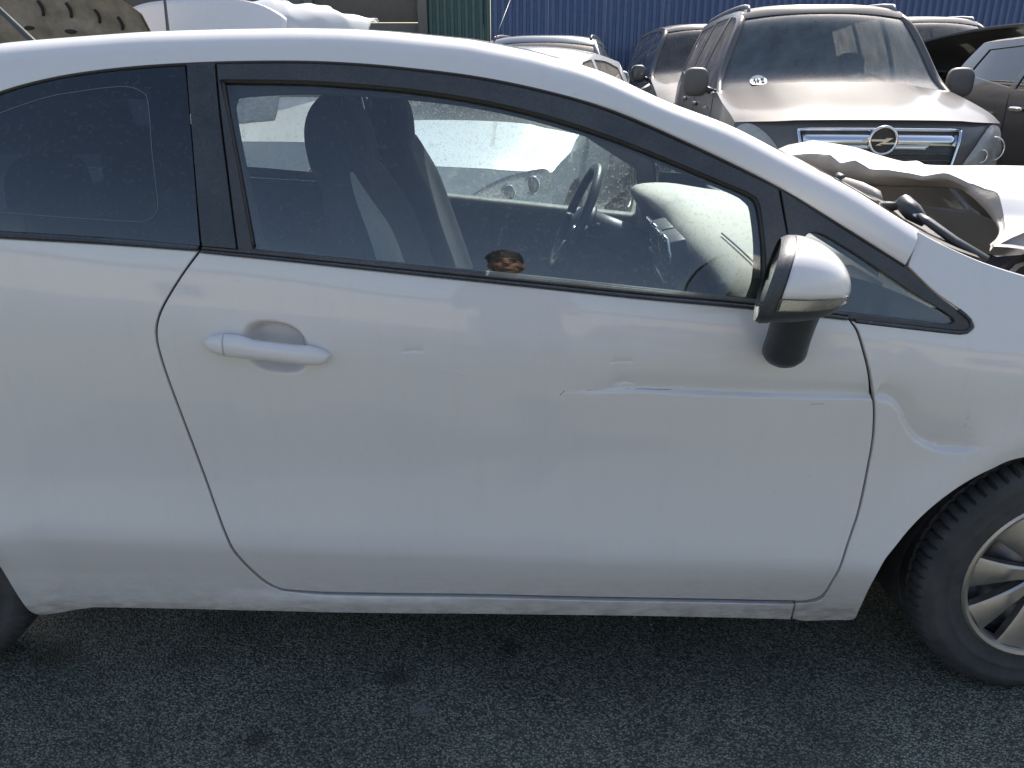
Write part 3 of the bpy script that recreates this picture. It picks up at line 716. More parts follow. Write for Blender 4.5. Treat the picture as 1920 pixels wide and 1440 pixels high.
for s in (-.10, -.04, .0, .05): 
    r = mirror_part('m', 0, 2 * math.pi, None, None, grow=.002, x0=0, x1=.0001)[0]; r = np.array(r)
    cpt = r.mean(0); sc = 1 + (.0 if s > -.05 else -.06); P.append((cpt + (r - cpt) * sc + [s * .15, 0, 0]))
grid('mirror_rim', P, M['black'], mh)
r = np.array(P[0]); cpt = r.mean(0)
mesh('mirror_glass', [tuple(cpt + [.004, 0, 0])] + [tuple(p + [.004, 0, 0]) for p in r], [(0, i + 1, (i + 1) % len(r) + 1) for i in range(len(r))], M['mirror'], mh)
# signal strip along the seam
Pl = mirror_part('m', R(177), R(190), None, None, grow=.0045, x0=.06, x1=.93)
Pl = np.array(Pl); grid('signal_backing', mirror_part('m', R(178), R(188.5), None, None, grow=.0034, x0=.09, x1=.90), M['lamp'], mh); ts = grid('turn_signal', Pl, M['clear'], mh); solidify(ts, .004, -1)
for k in range(9):
    i = 2 + k * 2; a, b_ = (Pl[min(i, 21), 10] + Pl[min(i, 21), 20]) / 2, None
    if i < 20:
        ellipsoid('signal_lamp', a + np.array([0, .006, 0]), (.0045, .003, .0022), M['amber'] if k % 3 == 2 else M['lamp'], ts, n=10, m=6)
# foot of the mirror
P = []
for t in np.linspace(0, 1, 14):
    c = np.array([.498, -.085, .985]) * (1 - t) + np.array([.505, -.014, .848]) * t
    rr = .043 - .004 * math.sin(math.pi * t); k = 1 if t < .78 else math.sqrt(max(0.0, 1 - ((t - .78) / .23) ** 2))
    rr *= max(k, .12)
    P.append([(c[0] + rr * math.cos(q), c[1] + rr * math.sin(q) * .9 + .012 * (1 - k), c[2] + .010 * math.sin(q)) for q in np.linspace(0, 2 * math.pi, 24, endpoint=False)])
grid('mirror_foot', P, M['black'], mh, closev=True, capu=True)
# ================================================================== hatchback: wheels
def wheel_meshes():
    R_, w_ = .308, .185
    prof = [(-.5, .205), (-.5, .222), (-.525, .235), (-.532, .237), (-.532, .242), (-.527, .244), (-.538, .255), (-.545, .268), (-.549, .270), (-.547, .274), (-.53, .283), (-.49, .296), (-.44, .3035), (-.36, .3065), (-.30, .3075), (-.285, .3), (-.26, .3), (-.245, .308), (-.1, .308), (-.085, .3), (-.05, .3), (-.035, .308),
            (.035, .308), (.05, .3), (.085, .3), (.1, .308), (.245, .308), (.26, .3), (.285, .3), (.30, .3075), (.36, .3065), (.44, .3035), (.49, .296), (.53, .283), (.545, .268), (.535, .25), (.5, .222), (.5, .205)]
    n = 288; P = []
    for i in range(n):
        a = 2 * math.pi * i / n; row = []
        for k, (y, r) in enumerate(prof):
            ay = abs(y); d = 0
            if .29 < ay < .52 and (i % 4 == 0): d = .010 if ay < .46 else .005
            elif .1 <= ay < .25 and ((i + (2 if y > 0 else 0)) % 6 == 0): d = .004
            rr = r - d; aa = a + (.06 * (ay - .3) if ay > .29 else 0)
            row.append((rr * math.cos(aa), y * w_, rr * math.sin(aa)))
        P.append(row)
    t = grid('tyre', P, M['tyre'], None, closeu=True, fix=True); sharp(t, 40)
    # rim: lip, barrel and ten flaring spokes
    V, F = [], []
    def lathe(pr, n=72):
        b = len(V); m = len(pr)
        for i in range(n):
            a = 2 * math.pi * i / n
            for y, r in pr: V.append((r * math.cos(a), y, r * math.sin(a)))
        for i in range(n):
            for j in range(m - 1):
                p, q = b + i * m, b + ((i + 1) % n) * m; F.append((p + j, q + j, q + j + 1, p + j + 1))
    lathe([(-.080, .209), (-.094, .208), (-.097, .202), (-.094, .194), (-.080, .187), (-.066, .184), (-.066, .206)])
    lathe([(-.060, 0.0001), (-.074, .012), (-.078, .03), (-.074, .045), (-.055, .05)])
    for k in range(9):
        a = 2 * math.pi * k / 9 + .10; ca, sa = math.cos(a), math.sin(a); b = len(V); rows = []
        for s in np.linspace(0, 1, 7):
            r = .040 + .148 * s; hw = .0155 + .024 * s ** 1.5; yo = -.074 - .014 * math.sin(s * 1.5) ; rows.append((r, hw, yo))
        for r, hw, yo in rows:
            for lx, dy in ((-hw, .022), (-hw, .004), (-hw * .72, 0), (hw * .72, 0), (hw, .004), (hw, .022)):
                V.append((r * ca - lx * sa, yo + dy, r * sa + lx * ca))
        for i in range(6):
            for j in range(5): p = b + i * 6 + j; F.append((p, p + 6, p + 7, p + 1))
    rim = mesh('wheel_cover', V, F, M['alloy'], None, True, fix=True); sharp(rim, 30)
    V, F = [], []
    lathe([(-.040, .188), (-.03, .184), (.05, .180), (.07, .188)])
    lathe([(-.050, .03), (-.050, .075), (-.040, .088), (-.020, .10), (-.022, .135), (-.045, .15), (-.04, .182)])
    st = mesh('steel_wheel', V, F, M['steel'], None, True, fix=True)
    V, F = [], []
    lathe([(-.012, .02), (-.012, .125), (.0, .13), (.01, .125), (.01, .02)])
    dk = mesh('brake_disc', V, F, metal('brake_iron', (.12, .10, .09), .5), None, True, fix=True)
    return t, rim, st, dk
tyre0, rim0, steel0, disc0 = wheel_meshes()
_firstwheel = [True]
def put_wheel(parent, loc, rotz=0, spin=0, scale=1, detail=True):
    parts = []
    src = (tyre0, rim0, steel0, disc0) if detail else (tyre0, rim0)
    for k, s in enumerate(src):
        if _firstwheel[0] and detail: o = s
        else: o = s.copy(); C.objects.link(o); o.name = s.name.split('.')[0]
        if k == 0:
            o.name = 'wheel' if not o.name.startswith('wheel') else 'wheel'; o.parent = parent; off = OFF.get(parent.name, (0, 0, 0))
            o.location = (loc[0] + off[0], loc[1] + off[1], loc[2] + off[2]); o.rotation_euler = (0, spin, rotz); o.scale = (scale,) * 3; w_ = o
        else: o.parent = w_; o.location = (0, 0, 0); o.rotation_euler = (0, 0, 0); o.scale = (1, 1, 1)
        parts.append(o)
    if detail: _firstwheel[0] = False
    return w_
put_wheel(car, (HUBX, .155, HUBZ), R(1.5), R(-8))
put_wheel(car, (REARX + .075, .195, HUBZ), 0, R(20))
put_wheel(car, (HUBX, W - .155, HUBZ), R(181.5), R(8))
put_wheel(car, (REARX + .075, W - .195, HUBZ), R(180), R(8))
# wheel housings
for cx in (HUBX + .015, REARX):
    for sgn in (0, 1):
        P = []
        for a in np.linspace(R(-5), R(187), 30):
            row = []
            for y, r in ((.035 if cx > 0 else .13, .385), (.06 if cx > 0 else .14, .375), (.30, .37), (.42, .34), (.42, .05)):
                yy = y if not sgn else W - y; row.append((cx + r * math.cos(a), yy, HUBZ + r * math.sin(a)))
            P.append(row)
        grid('wheel_housing', P, M['dark'], car)
# floor pan and underside
box('floor_pan', (-.12, .86, .262), (1.66, 1.545, .05), M['dark'], car)
box('exhaust', (-1.0, .5, .20), (.5, .16, .09), M['steel'], car, bev=.03)
strap = mesh('sill_clip', [(-1.045, .10, .235), (-1.02, .10, .235), (-1.03, .10, .185), (-1.045, .115, .235), (-1.02, .115, .235), (-1.03, .115, .185)], [(0, 1, 2), (3, 5, 4), (0, 2, 5, 3), (1, 4, 5, 2), (0, 3, 4, 1)], M['trim'], car, False)
# far flank
far_door = mir(door)
for ch in list(door.children):
    if ch.name.split('.')[0] in ('door_handle', 'handle_end_cap'): continue
    c = ch.copy(); C.objects.link(c); c.parent = far_door
    if ch is door_glass: c.data = ch.data.copy(); c.data.materials[0] = M['glass_far']
    for g in ch.children: d = g.copy(); C.objects.link(d); d.parent = c
for p_ in (quarter, fender, jamb, tri, quarter_glass):
    c = mir(p_)
    for ch in list(p_.children):
        d = ch.copy(); C.objects.link(d); d.parent = c
        if ch.name.startswith('quarter_light'): pass
    if p_ is quarter_glass:
        c.data = p_.data.copy(); c.data.materials[0] = glass('far_privacy_glass', (.62, .62, .62), dust=.05, speck=.12)
        for d in c.children: d.hide_render = False
def sag(o):
    """the far side sits lower on its soft tyres and its window line with it"""
    me = o.data.copy(); o.data = me; n_ = len(me.vertices); co = np.empty(n_ * 3); me.vertices.foreach_get('co', co); co = co.reshape(-1, 3); z = co[:, 2]
    st_ = lambda a, b, q: (lambda t: t * t * (3 - 2 * t))(np.clip((q - a) / (b - a), 0, 1))
    co[:, 2] = z - .120 * st_(.35, .92, z) * (1 - st_(1.08, 1.36, z)); me.vertices.foreach_set('co', co.ravel()); me.update()
# door trims with a ledge under the glass
def trim_panel(sgn, parent_door, far):
    P = []
    for u in np.linspace(440, 1520, 30):
        v = np.interp(u, [378, 560, 800, 1000, 1200, 1405, 1590], [464, 482, 506, 526, 547, 566, 590]); p = hit(u, v); x, z = p[0], p[2] - (.004 if far else .040)
        row = []
        for dy, dz in ((.022, 0), (.03, .008), (.055, .010), (.074, .004), (.084, -.02), (.080, -.12), (.10, -.26), (.125, -.30), (.13, -.36), (.09, -.46), (.085, -.70)):
            row.append((x, S0(x, belt(x)) + dy, z + dz))
        P.append(row)
    return np.array(P)
tp = trim_panel(1, None, False)
trim_mat = plastic('door_trim_plastic', (.06, .064, .066), .55, dust=.05, top=.45, bump=.0008, scale=600, dustcol=(.62, .56, .47))
grid('door_trim', tp, trim_mat, door)
t2 = grid('door_trim', trim_panel(1, None, True), trim_mat, far_door)
for o in [far_door] + list(far_door.children) + [g for q in far_door.children for g in q.children]: sag(o)
for o in list(car.children):
    if o.name.split('.')[0] in ('rear_side_window', 'rear_quarter_panel', 'door_jamb') and o.scale[1] < 0:
        sag(o)
        for g in o.children: sag(g)
# pillar linings of the far and near A- and B-pillars
def lining(px, wd, off, parent):
    P = []
    for u, v in smooth(px, 20):
        p = hit(u, v); P.append([p + [-wd * .4, off, -.4 * wd], p + [-wd * .1, off + .03, -.2 * wd], p + [wd * .3, off + .035, .3 * wd], p + [wd * .5, off, .5 * wd]])
    return grid('pillar_lining', P, M['trim'], parent)
lining([(1027, 180), (1147, 218), (1287, 280), (1453, 362), (1578, 440), (1690, 512)], .05, .05, tri)

# ================================================================== hatchback: cabin
def dash_profile(Y):
    t = (Y - .86) / .76; hood = math.exp(-((Y - 1.29) / .20) ** 4); cen = math.exp(-((Y - .86) / .16) ** 4)
    d = .045 * abs(t) ** 3
    pts = [(.98, .925), (.86, .945), (.72, .955 + .012 * hood), (.60, .957 + .030 * hood), (.535, .952 + .048 * hood - .0 * cen), (.50 - .06 * hood, .938 + .06 * hood), (.482 - .085 * hood, .915 + .07 * hood), (.478 - .07 * hood, .895 + .06 * hood), (.480 - .0 * hood, .86), (.470 - .02 * cen, .80), (.462 - .03 * cen, .745), (.475 - .03 * cen, .68), (.52 - .05 * cen, .60), (.55 - .1 * cen, .48), (.58 - .1 * cen, .30)]
    return [(x - d * .2, Y, z - .02 * abs(t) ** 3) for x, z in pts]
P = [dash_profile(Y) for Y in np.linspace(.09, W - .09, 60)]
dash = subsurf(grid('dashboard', P, M['dash'], car), 1)
# seam line, defroster slot and passenger panel on the dash top
tube('dash_seam', [(.545, y, .9585 - .02 * abs((y - .86) / .76) ** 3) for y in np.linspace(.13, .66, 20)], .0022, M['black'], dash, 6)
for y0 in (.16, 1.40):
    box('defroster_vent', (.72, y0 + .06, .955), (.05, .16, .012), M['black'], dash, bev=.004)
# centre vents in the dash face
rotv = Matrix.Rotation(R(-14), 3, 'Y')
for y0 in (.775, .945):
    fr_ = box('centre_vent', (.452, y0, .880), (.050, .156, .105), M['black'], dash, rotv, bev=.008)
    for k in range(4): box('vent_blade', (.424, y0, .845 + k * .023), (.014, .138, .006), M['trim'], fr_, rotv, bev=.001)
    for k in range(3): box('vent_blade', (.424, y0 - .04 + .04 * k, .880), (.012, .006, .088), M['trim'], fr_, rotv, bev=.001)
    tube('vent_bezel', [(.425 + (z_ - .880) * -.25, y0 + y_, z_) for y_, z_ in ((-.080, .828), (.080, .828), (.080, .934), (-.080, .934))], .005, M['chrome'], fr_, 6, closed=True)
box('radio', (.447, .86, .755), (.03, .22, .10), M['black_gloss'], dash, rotv, bev=.008)
box('glovebox_lid', (.468, .40, .70), (.02, .42, .16), M['trim'], dash, Matrix.Rotation(R(10), 3, 'Y'), bev=.012)
box('centre_console', (.12, .86, .42), (.75, .20, .30), M['trim'], car, bev=.04)
gear = tube('gear_lever', [(.16, .86, .56), (.15, .86, .66)], .012, M['black'], car); ellipsoid('gear_knob', (.148, .86, .685), (.026, .026, .035), M['black'], gear)
box('firewall', (.93, .86, .62), (.06, 1.42, .60), M['dark'], car)
# steering wheel
sc, rr = np.array([.212, 1.28, .885]), .178; ax1 = np.array([.14, 0, .327]) / .356; ax2 = np.array([0, 1., 0]); nrm = np.cross(ax2, ax1)
sw = tube('steering_wheel', [sc + rr * (math.cos(a) * ax1 + math.sin(a) * ax2) for a in np.linspace(0, 2 * math.pi, 48, endpoint=False)], .0155, M['black'], car, 12, closed=True)
fwd_ = np.array([.92, 0, -.39])
P = []
for t in np.linspace(0, 1, 8):
    k = math.sqrt(max(0, 1 - t ** 2.5)) if t < 1 else .05; P.append([sc - fwd_ * (-.05 + .06 * t) + max(k, .05) * (.075 * math.cos(a) * ax2 + .062 * math.sin(a) * ax1) for a in np.linspace(0, 2 * math.pi, 24, endpoint=False)])
grid('airbag_cover', P, M['black'], sw, closev=True, capu=True)
for a in (R(95), R(-95), R(180)):
    d = math.cos(a) * ax1 + math.sin(a) * ax2; tube('spoke', [sc + fwd_ * .03 + d * .05, sc + fwd_ * .01 + d * .12, sc + d * (rr - .004)], [.022, .017, .014], M['trim'], sw, 8, squash=.5)
    tube('spoke_trim', [sc - fwd_ * .0 + d * .08, sc - fwd_ * .008 + d * .12, sc - fwd_ * .012 + d * .155], [.005, .007, .004], M['chrome'], sw, 6)
tube('steering_column', [sc + fwd_ * .02, sc + fwd_ * .30], [.05, .06], M['black'], sw, 14)
for s_ in (-1, 1): tube('stalk', [sc + fwd_ * .06 + ax2 * s_ * .04, sc + fwd_ * .05 + ax2 * s_ * .17 + ax1 * .03], [.007, .010], M['black'], sw, 8)
# seats
def seat(cy, name='front_seat'):
    def back_front(z): return np.interp(z, [.40, .55, .75, .92, 1.05, 1.16, 1.22, 1.30], [-.10, -.125, -.19, -.248, -.292, -.328, -.335, -.352])
    zs = np.r_[np.linspace(.40, 1.17, 17)]
    P = []
    for z in zs:
        hw = np.interp(z, [.40, .6, .85, 1.0, 1.10, 1.15, 1.17], [.245, .25, .25, .235, .20, .165, .12]); th = np.interp(z, [.40, .7, 1.0, 1.13, 1.17], [.15, .16, .13, .10, .07]); xf = back_front(z)
        row = []
        for q in np.linspace(0, 2 * math.pi, 28, endpoint=False):
            cy_, cx_ = math.cos(q), math.sin(q); yy = math.copysign(abs(cy_) ** .55, cy_) * hw; xx = math.copysign(abs(cx_) ** .6, cx_) * th / 2
            bol = .045 * math.exp(-((abs(yy) - hw * .86) / .05) ** 2) * (cx_ > 0) * np.interp(z, [.4, .55, 1.02, 1.16], [.3, 1, 1, .2])
            row.append((xf - th / 2 + xx + bol - .0, cy + yy, z))
        P.append(row)
    b = subsurf(grid(name, P, M['seat'], car, closev=True, capu=True), 1)
    # one-piece head restraint
    P = []
    for z in np.linspace(1.06, 1.318, 12):
        t = (z - 1.06) / .258; k = math.sqrt(max(.02, 1 - max(0, (t - .62) / .38) ** 2.2)); hw = (.095 + .045 * math.sin(min(1, t * 1.4) * math.pi / 2)) * k; th = (.085 + .035 * math.sin(t * math.pi)) * k; xf = np.interp(z, [1.0, 1.16, 1.31], [-.30, -.322, -.335])
        P.append([(xf - .06 + math.copysign(abs(math.sin(q)) ** .7, math.sin(q)) * th / 1.7, cy + math.copysign(abs(math.cos(q)) ** .6, math.cos(q)) * hw, z) for q in np.linspace(0, 2 * math.pi, 24, endpoint=False)])
    subsurf(grid('head_restraint', P, M['seat'], b, closev=True, capu=True), 1)
    # sunlit patch painted in pale colour on the near backrest's front corner
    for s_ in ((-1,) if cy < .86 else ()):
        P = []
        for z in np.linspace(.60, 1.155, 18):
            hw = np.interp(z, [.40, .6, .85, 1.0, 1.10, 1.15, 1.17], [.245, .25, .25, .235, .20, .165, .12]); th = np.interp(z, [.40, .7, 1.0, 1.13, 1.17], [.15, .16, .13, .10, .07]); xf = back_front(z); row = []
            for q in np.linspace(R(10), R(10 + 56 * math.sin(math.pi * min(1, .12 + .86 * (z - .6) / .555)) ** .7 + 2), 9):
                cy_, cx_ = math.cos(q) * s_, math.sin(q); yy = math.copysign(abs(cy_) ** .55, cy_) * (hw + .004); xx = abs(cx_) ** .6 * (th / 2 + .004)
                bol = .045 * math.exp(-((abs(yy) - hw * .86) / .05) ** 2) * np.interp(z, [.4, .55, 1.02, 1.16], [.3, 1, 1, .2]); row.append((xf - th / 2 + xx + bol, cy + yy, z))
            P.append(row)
        subsurf(grid('bolster_sun_patch', P, M['seat_sunlit'], b), 1)
    P = []
    for x in np.linspace(-.28, .25, 9):
        t = (x + .28) / .53; P.append([(x, cy + math.copysign(abs(math.cos(q)) ** .5, math.cos(q)) * .25, .42 + .05 * t + math.copysign(abs(math.sin(q)) ** .6, math.sin(q)) * .075 * (1 - .3 * t ** 6)) for q in np.linspace(0, 2 * math.pi, 22, endpoint=False)])
    subsurf(grid('seat_cushion', P, M['seat'], b, closev=True, capu=True), 1)
    return b
seat(.47); seat(1.25)
P = []
for z in np.linspace(.40, 1.06, 8):
    xf = np.interp(z, [.4, 1.06], [-.86, -1.02]); th = .14; P.append([(xf - .07 + math.copysign(abs(math.sin(q)) ** .5, math.sin(q)) * th / 2, .86 + math.copysign(abs(math.cos(q)) ** .3, math.cos(q)) * .66, z) for q in np.linspace(0, 2 * math.pi, 30, endpoint=False)])
rb = grid('rear_bench', P, M['seat'], car, closev=True, capu=True)
for y in (.42, .86, 1.28): ellipsoid('head_restraint', (-1.04, y, 1.09), (.055, .135, .095), M['seat'], rb, e=.7)
box('bench_cushion', (-.72, .86, .42), (.48, 1.25, .18), M['seat'], rb, bev=.05)
# seat belt on the far B-pillar and the inner mirror
tube('seat_belt', [(-.50, 1.52, 1.22), (-.47, 1.55, .95), (-.44, 1.56, .55)], .022, M['dark'], car, 6, squash=.12)
im = ellipsoid('interior_mirror', (.30, .86, 1.265), (.016, .115, .032), M['black'], car, e=.7); tube('mirror_stem', [(.32, .86, 1.28), (.37, .86, 1.31)], .01, M['black'], im)

# ================================================================== hatchback: nose
# cowl with grille slots
P = []
for Y in np.linspace(.12, W - .12, 40):
    t = (Y - .86) / .76; xb = np.interp(Y, wbase[:, 1], wbase[:, 0]); zb_ = np.interp(Y, wbase[:, 1], wbase[:, 2])
    P.append([(xb - .01, Y, zb_ + .002), (xb + .04, Y, zb_ - .020), (xb + .10, Y, zb_ - .042), (xb + .14, Y, zb_ - .055), (xb + .15, Y, zb_ - .10)])
M['cowl'] = plastic('cowl_plastic', (.035, .035, .035), .6, dust=.12, top=.30)
cowl = grid('cowl_panel', P, M['cowl'], car)
for k in range(26):
    Y = .20 + k * .05; xb = np.interp(Y, wbase[:, 1], wbase[:, 0]); zb_ = np.interp(Y, wbase[:, 1], wbase[:, 2])
    for j in range(3):
        mesh('grille_slot', [(xb + .075 - .0035, Y - .004 + j * .014, zb_ - .031), (xb + .115, Y - .004 + j * .014, zb_ - .0465), (xb + .115, Y + .002 + j * .014, zb_ - .0465), (xb + .075, Y + .002 + j * .014, zb_ - .031)], [(0, 1, 2, 3)], M['black'], cowl, False)
# wiper arm lying along the base of the screen, lifted at its pivot
def at(u, v, Y): return onY(u, v, Y)
wp = [at(1850, 487, 0.15), at(1790, 452, 0.18), at(1740, 415, 0.22), at(1725, 405, 0.24)]
wa = tube('wiper_arm', wp, [.016, .017, .016, .012], M['black'], car, 8, squash=.55)
tube('wiper_head', [at(1735, 418, 0.24), at(1712, 398, 0.26), at(1694, 380, 0.29), at(1684, 384, 0.31)], [.010, .019, .018, .010], M['black'], wa, 10)
tube('wiper_blade', [at(1684, 386, 0.29), at(1662, 388, 0.31), at(1640, 390, 0.35), at(1560, 352, 0.53)], [.008, .012, .010, .006], M['rubber'], wa, 8)
tube('wiper_spring', [at(1705, 395, 0.26), at(1712, 402, 0.25), at(1722, 407, 0.24)], .006, M['chrome'], wa, 8)
tube('hinge_arm', [at(1575, 338, .95), at(1590, 346, .92), at(1615, 355, .86), at(1640, 366, .80), at(1652, 380, .76)], [.012, .018, .02, .018, .008], M['underside'], car, 8)
tube('hose_joint', [at(1568, 334, .96), at(1582, 340, .94)], .018, M['black'], car, 8)
# buckled bonnet: rear edge traced, skin drawn forward to the slam panel
edge = [at(1420, 283, 1.52), at(1480, 289, 1.40), at(1520, 291, 1.25), at(1560, 294, 1.10), at(1600, 304, .98), at(1640, 314, .90), at(1680, 319, .84), at(1730, 323, .76), at(1790, 330, .66), at(1832, 346, .57), at(1864, 374, .48), at(1884, 405, .41), at(1889, 430, .35), at(1878, 449, .28), at(1862, 462, .22)]
edge = smooth(edge, .012); n = len(edge)
kn = np.interp(np.arange(n), np.linspace(0, n - 1, 23), np.r_[0, rng.normal(size=21) * .007, 0]); edge[:, 2] += kn; edge[:, 0] += np.interp(np.arange(n), np.linspace(0, n - 1, 17), np.r_[0, rng.normal(size=15) * .008, 0]); P = []; Lh = 26
for i, e_ in enumerate(edge):
    s = i / (n - 1); row = []
    xf = 1.93 - .18 * abs(2 * s - 1) ** 3; yf = 1.55 - 1.36 * s
    for j in range(Lh):
        t = j / (Lh - 1); x = e_[0] + (xf - e_[0]) * t; y = e_[1] + (yf - e_[1]) * (t ** 1.3)
        zf = .70 + .07 * (1 - abs(2 * s - 1) ** 2.5)
        z = e_[2] + (zf - e_[2]) * (t ** 1.25 if t > 0 else 0)
        buck = .05 * math.exp(-((t - .22 - .12 * (1 - s)) / .10) ** 2) * math.sin(math.pi * min(1, s * 1.15)) - .035 * math.exp(-((t - .50) / .09) ** 2) * (.4 + s)
        z += buck + .004 * math.sin(31 * s + 9 * t) * t
        row.append((x, y, z))
    P.append(row)
P = np.array(P)
fold = np.interp(np.linspace(0, 1, Lh), [0, .1, .17, .30, .34, .5, .56, .75, 1], [0, .012, -.010, .016, -.004, -.012, .014, -.004, 0])
P[:, :, 2] += fold[None, :] * (.6 + .6 * np.sin(np.linspace(0, 9, n)))[:, None]
bonnet = grid('bonnet', P, M['white'], car); sharp(bonnet, 22)
bonnet['label'] = 'white bonnet buckled upwards along its rear edge'
# pressed inner frame of the bonnet, the beige band under the edge
low = [at(1420, 292, 1.50), at(1490, 306, 1.36), at(1530, 322, 1.21), at(1570, 336, 1.07), at(1610, 344, .96), at(1660, 347, .88), at(1720, 348, .80), at(1790, 352, .68), at(1815, 364, .60), at(1840, 386, .53), at(1862, 412, .46), at(1872, 432, .40), at(1868, 446, .33), at(1856, 458, .25)]
low = smooth(low, .012); low = np.stack([np.interp(np.linspace(0, 1, n), np.linspace(0, 1, len(low)), low[:, k]) for k in range(3)], 1)
P = []
for a_, b_ in zip(edge, low):
    c_ = b_ + [.11, .02, .035]; d_ = b_ + [.20, .03, .05]
    P.append([a_ + [0, 0, -.001], a_ + [-.006, -.002, -.010], a_ * .5 + b_ * .5 + [-.004, -.003, 0], b_, b_ + [.012, 0, -.004], b_ + [.05, .01, .012], c_, d_])
grid('bonnet_frame', P, M['underside'], bonnet)
for k in range(0):
    i = int(n * (.50 + .09 * k)); p = low[i] * .35 + edge[i] * .65 + [-.009, -.006, 0]; ellipsoid('frame_slot', p + np.array([.004, .004, 0]), (.016, .006, .0035), M['dark'], bonnet, n=12, m=6)
# engine bay
box('strut_tower', (1.20, .32, .76), (.26, .22, .20), M['underside'], car, bev=.05, taper=.8)
liner = ellipsoid('inner_wheel_liner', (1.30, .45, .72), (.26, .20, .22), M['black'], car, e=.75)
box('bulkhead', (1.02, .86, .78), (.04, 1.42, .20), M['underside'], car, bev=.01)
box('engine', (1.45, 1.0, .62), (.42, .62, .30), M['black'], car, bev=.05)
box('battery', (1.38, .52, .68), (.2, .22, .2), M['dark'], car, bev=.02)
box('radiator_support', (1.82, .86, .5), (.05, 1.3, .4), M['black'], car, bev=.01)
tube('brake_pipe', [(1.06, .5, .90), (1.10, .62, .88), (1.08, .8, .87), (1.10, 1.1, .88)], .008, M['steel'], car, 8)
box('fuse_box', (1.10, .68, .88), (.08, .14, .06), M['black'], car, bev=.012)
for k in range(3): tube('wiring_loom', [(1.05, .45 + .1 * k, .90), (1.10, .55 + .12 * k, .86), (1.2, .6 + .1 * k, .80), (1.3, .7 + .1 * k, .74)], .010, M['rubber'], car, 8)
for k in range(6): tube('bolt', [(1.04 + .03 * k, .26 + .16 * k, .905), (1.04 + .03 * k, .26 + .16 * k, .925)], .009, M['steel'], car, 6)
tube('coolant_hose', [(1.12, .40, .90), (1.22, .46, .93), (1.34, .58, .88), (1.42, .75, .80)], .018, M['rubber'], car, 10)
tube('bracket', [(1.06, .30, .90), (1.10, .29, .96), (1.18, .30, .985)], [.012, .010, .006], M['underside'], car, 6, squash=.4)
tube('hood_cable', [(1.02, .22, .93), (1.10, .24, .90), (1.22, .27, .90), (1.36, .25, .86)], .005, M['rubber'], car, 6)
# front and rear bumpers
def bumper(xc, sgn, name):
    P = []
    for t in np.linspace(-1, 1, 31):
        row = []
        for z, o in ((.20, -.05), (.27, .0), (.38, .02), (.50, .03), (.60, .01), (.68, -.05)):
            y = .86 + t * (.86 - S0(xc, z) - .0 + .0); row.append((xc + sgn * (o + .22 * (1 - abs(t) ** 3) - .10), y, z))
        P.append(row)
    return grid(name, P, M['white'], car)
bumper(1.97, 1, 'front_bumper'); bumper(-2.12, -1, 'rear_bumper')
zr_ = float(np.interp(-.945, [r[0][0] for r in roofrows], [r[-1][2] for r in roofrows]))
# short roof antenna
ab = ellipsoid('roof_antenna', (-.897, .86, zr_ + .004), (.030, .018, .012), M['black'], car)
tube('antenna_mast', [(-.897, .86, zr_), (-.896, .86, zr_ + .035), (-.888, .86, zr_ + .22)], [.0075, .0045, .003], M['black'], ab, 8)
